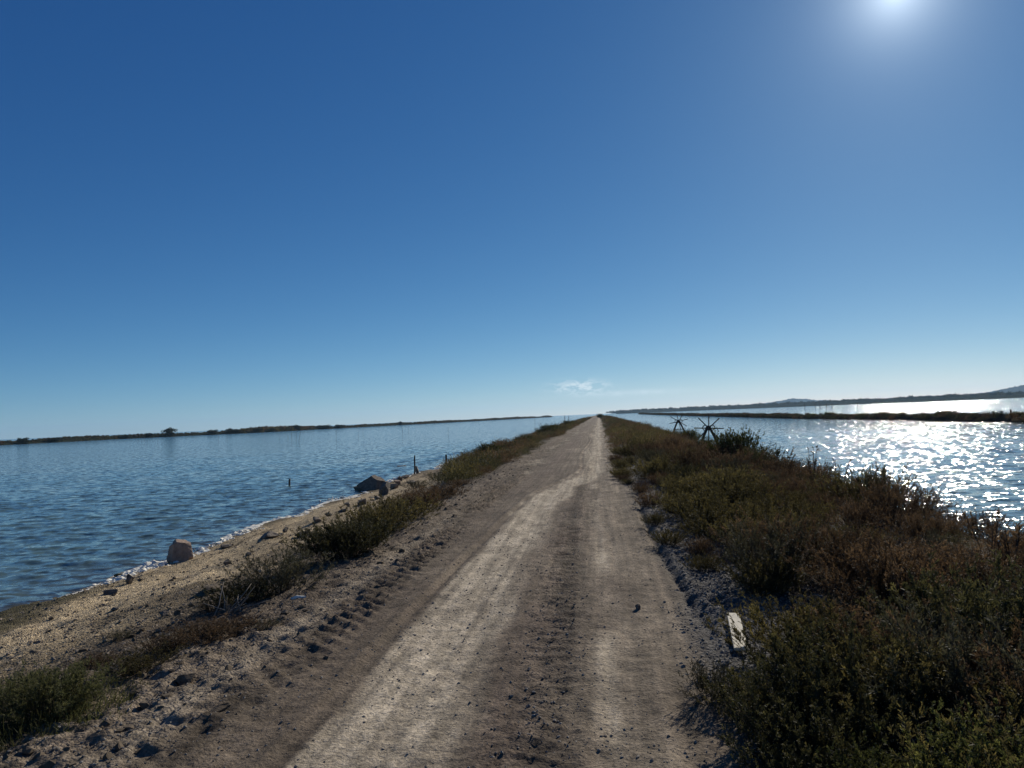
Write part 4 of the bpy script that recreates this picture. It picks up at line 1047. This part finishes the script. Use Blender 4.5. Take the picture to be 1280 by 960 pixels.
# ------------------------------------------------------------------ light
AUR = ((1.0, 1.65), (0.085, 5.0))
W = bpy.data.worlds.new('World'); S.world = W; W.use_nodes = True; t = W.node_tree
bg = t.nodes['Background']
sky = N(t, 'ShaderNodeTexSky', sky_type='NISHITA'); sky.sun_disc = False
sky.sun_elevation = SUN_EL; sky.sun_rotation = SUN_AZ; sky.altitude = 0
sky.air_density = 0.6; sky.dust_density = 0.1; sky.ozone_density = 3.0
bg.inputs['Strength'].default_value = 0.07
K = 0.07
sepc = N(t, 'ShaderNodeSeparateColor'); t.links.new(sky.outputs[0], sepc.inputs[0])
cmb = N(t, 'ShaderNodeCombineColor')
for i, (mul, gam) in enumerate(((0.734, 1.273), (0.700, 0.925), (0.715, 0.654))):
    t.links.new(mathn(t, 'MULTIPLY', mathn(t, 'POWER', mathn(t, 'MULTIPLY', sepc.outputs[i], 0.0549), gam), mul / K), cmb.inputs[i])
spz = N(t, 'ShaderNodeSeparateXYZ'); t.links.new(N(t, 'ShaderNodeTexCoord').outputs['Generated'], spz.inputs[0])
low = mathn(t, 'POWER', 2.718, mathn(t, 'MULTIPLY', mathn(t, 'MAXIMUM', spz.outputs[2], 0.0), -7.5))
lowc = N(t, 'ShaderNodeCombineColor')
for i, f in enumerate((0.46, 0.32, 0.20)): t.links.new(mathn(t, 'ADD', mathn(t, 'MULTIPLY', low, f), (1.18, 1.18, 1.14)[i]), lowc.inputs[i])
skyc = mixc(t, 'MULTIPLY', 1.0, cmb.outputs[0], lowc.outputs[0])
# the bright air close round the sun
tcs = N(t, 'ShaderNodeTexCoord').outputs['Generated']
dt = N(t, 'ShaderNodeVectorMath', operation='DOT_PRODUCT'); t.links.new(tcs, dt.inputs[0]); dt.inputs[1].default_value = SUN[:]
ang = mathn(t, 'ARCCOSINE', mathn(t, 'MINIMUM', dt.outputs['Value'], 1.0))
def lobe(a, w): return mathn(t, 'MULTIPLY', mathn(t, 'POWER', 2.718, mathn(t, 'MULTIPLY', ang, -1.0 / R(w))), a)
aur = mathn(t, 'ADD', lobe(AUR[0][0] / K, AUR[0][1]), lobe(AUR[1][0] / K, AUR[1][1]))
am = N(t, 'ShaderNodeMix', data_type='RGBA', blend_type='ADD'); am.inputs[0].default_value = 1.0
ac = N(t, 'ShaderNodeCombineColor')
for i, f in enumerate((0.85, 0.95, 1.0)): t.links.new(mathn(t, 'MULTIPLY', aur, f), ac.inputs[i])
t.links.new(skyc, am.inputs[6]); t.links.new(ac.outputs[0], am.inputs[7])
sky_out = am.outputs[2]
# a small fair-weather cloud and a thin streak low over the end of the track
tc = N(t, 'ShaderNodeTexCoord').outputs['Generated']
sp = N(t, 'ShaderNodeSeparateXYZ'); t.links.new(tc, sp.inputs[0])
az = mathn(t, 'ARCTAN2', sp.outputs[0], sp.outputs[1]); el = mathn(t, 'ARCSINE', sp.outputs[2])
def gauss(v, c, w):
    d = mathn(t, 'DIVIDE', mathn(t, 'SUBTRACT', v, c), w); return mathn(t, 'POWER', 2.718, mathn(t, 'MULTIPLY', mathn(t, 'MULTIPLY', d, d), -1))
cv = N(t, 'ShaderNodeCombineXYZ'); t.links.new(mathn(t, 'MULTIPLY', az, 60), cv.inputs[0]); t.links.new(mathn(t, 'MULTIPLY', el, 150), cv.inputs[1])
cn = noise_tex(t, cv.outputs[0], 1.0, 6, 0.6, 0.4)
def azel(px, py):
    d = ray(px, py); return math.atan2(d.x, d.y), math.asin(d.z)
a1, e1 = azel(725, 484); a2, e2 = azel(790, 491)
w1 = mathn(t, 'MULTIPLY', gauss(az, a1, 0.032), gauss(el, e1, 0.0075))
w2 = mathn(t, 'MULTIPLY', gauss(az, a2, 0.065), gauss(el, e2, 0.0035))
ck = mathn(t, 'ADD', mathn(t, 'MULTIPLY', mathn(t, 'MULTIPLY', w1, 1.5), ramp(t, cn.outputs[0], [(0.44, 0.0), (0.58, 1.0)])), mathn(t, 'MULTIPLY', w2, ramp(t, cn.outputs[0], [(0.3, 0.25), (0.62, 0.75)])), True)
sk = mixc(t, 'MIX', mathn(t, 'MULTIPLY', ck, 0.75), sky_out, (10.5, 12.0, 12.8))
t.links.new(sk, bg.inputs['Color'])

sl = bpy.data.lights.new('sun', 'SUN'); sl.energy = 4.6; sl.angle = R(0.53); sl.color = (1.0, 0.93, 0.80)
so = bpy.data.objects.new('sun', sl); COL.objects.link(so); so.rotation_euler = SUN.to_track_quat('Z', 'Y').to_euler(); so.location = SUN * 100

S.view_settings.view_transform = 'Standard'; S.view_settings.look = 'None'; S.view_settings.exposure = 0.0; S.view_settings.gamma = 1.0
S.cycles.use_denoising = True; S.cycles.denoiser = 'OPENIMAGEDENOISE'; S.cycles.denoising_input_passes = 'RGB_ALBEDO_NORMAL'; S.cycles.denoising_prefilter = 'ACCURATE'; S.cycles.use_adaptive_sampling = False
S.cycles.max_bounces = 6; S.cycles.transparent_max_bounces = 8; S.cycles.volume_bounces = 1
S.cycles.sample_clamp_indirect = 6.0
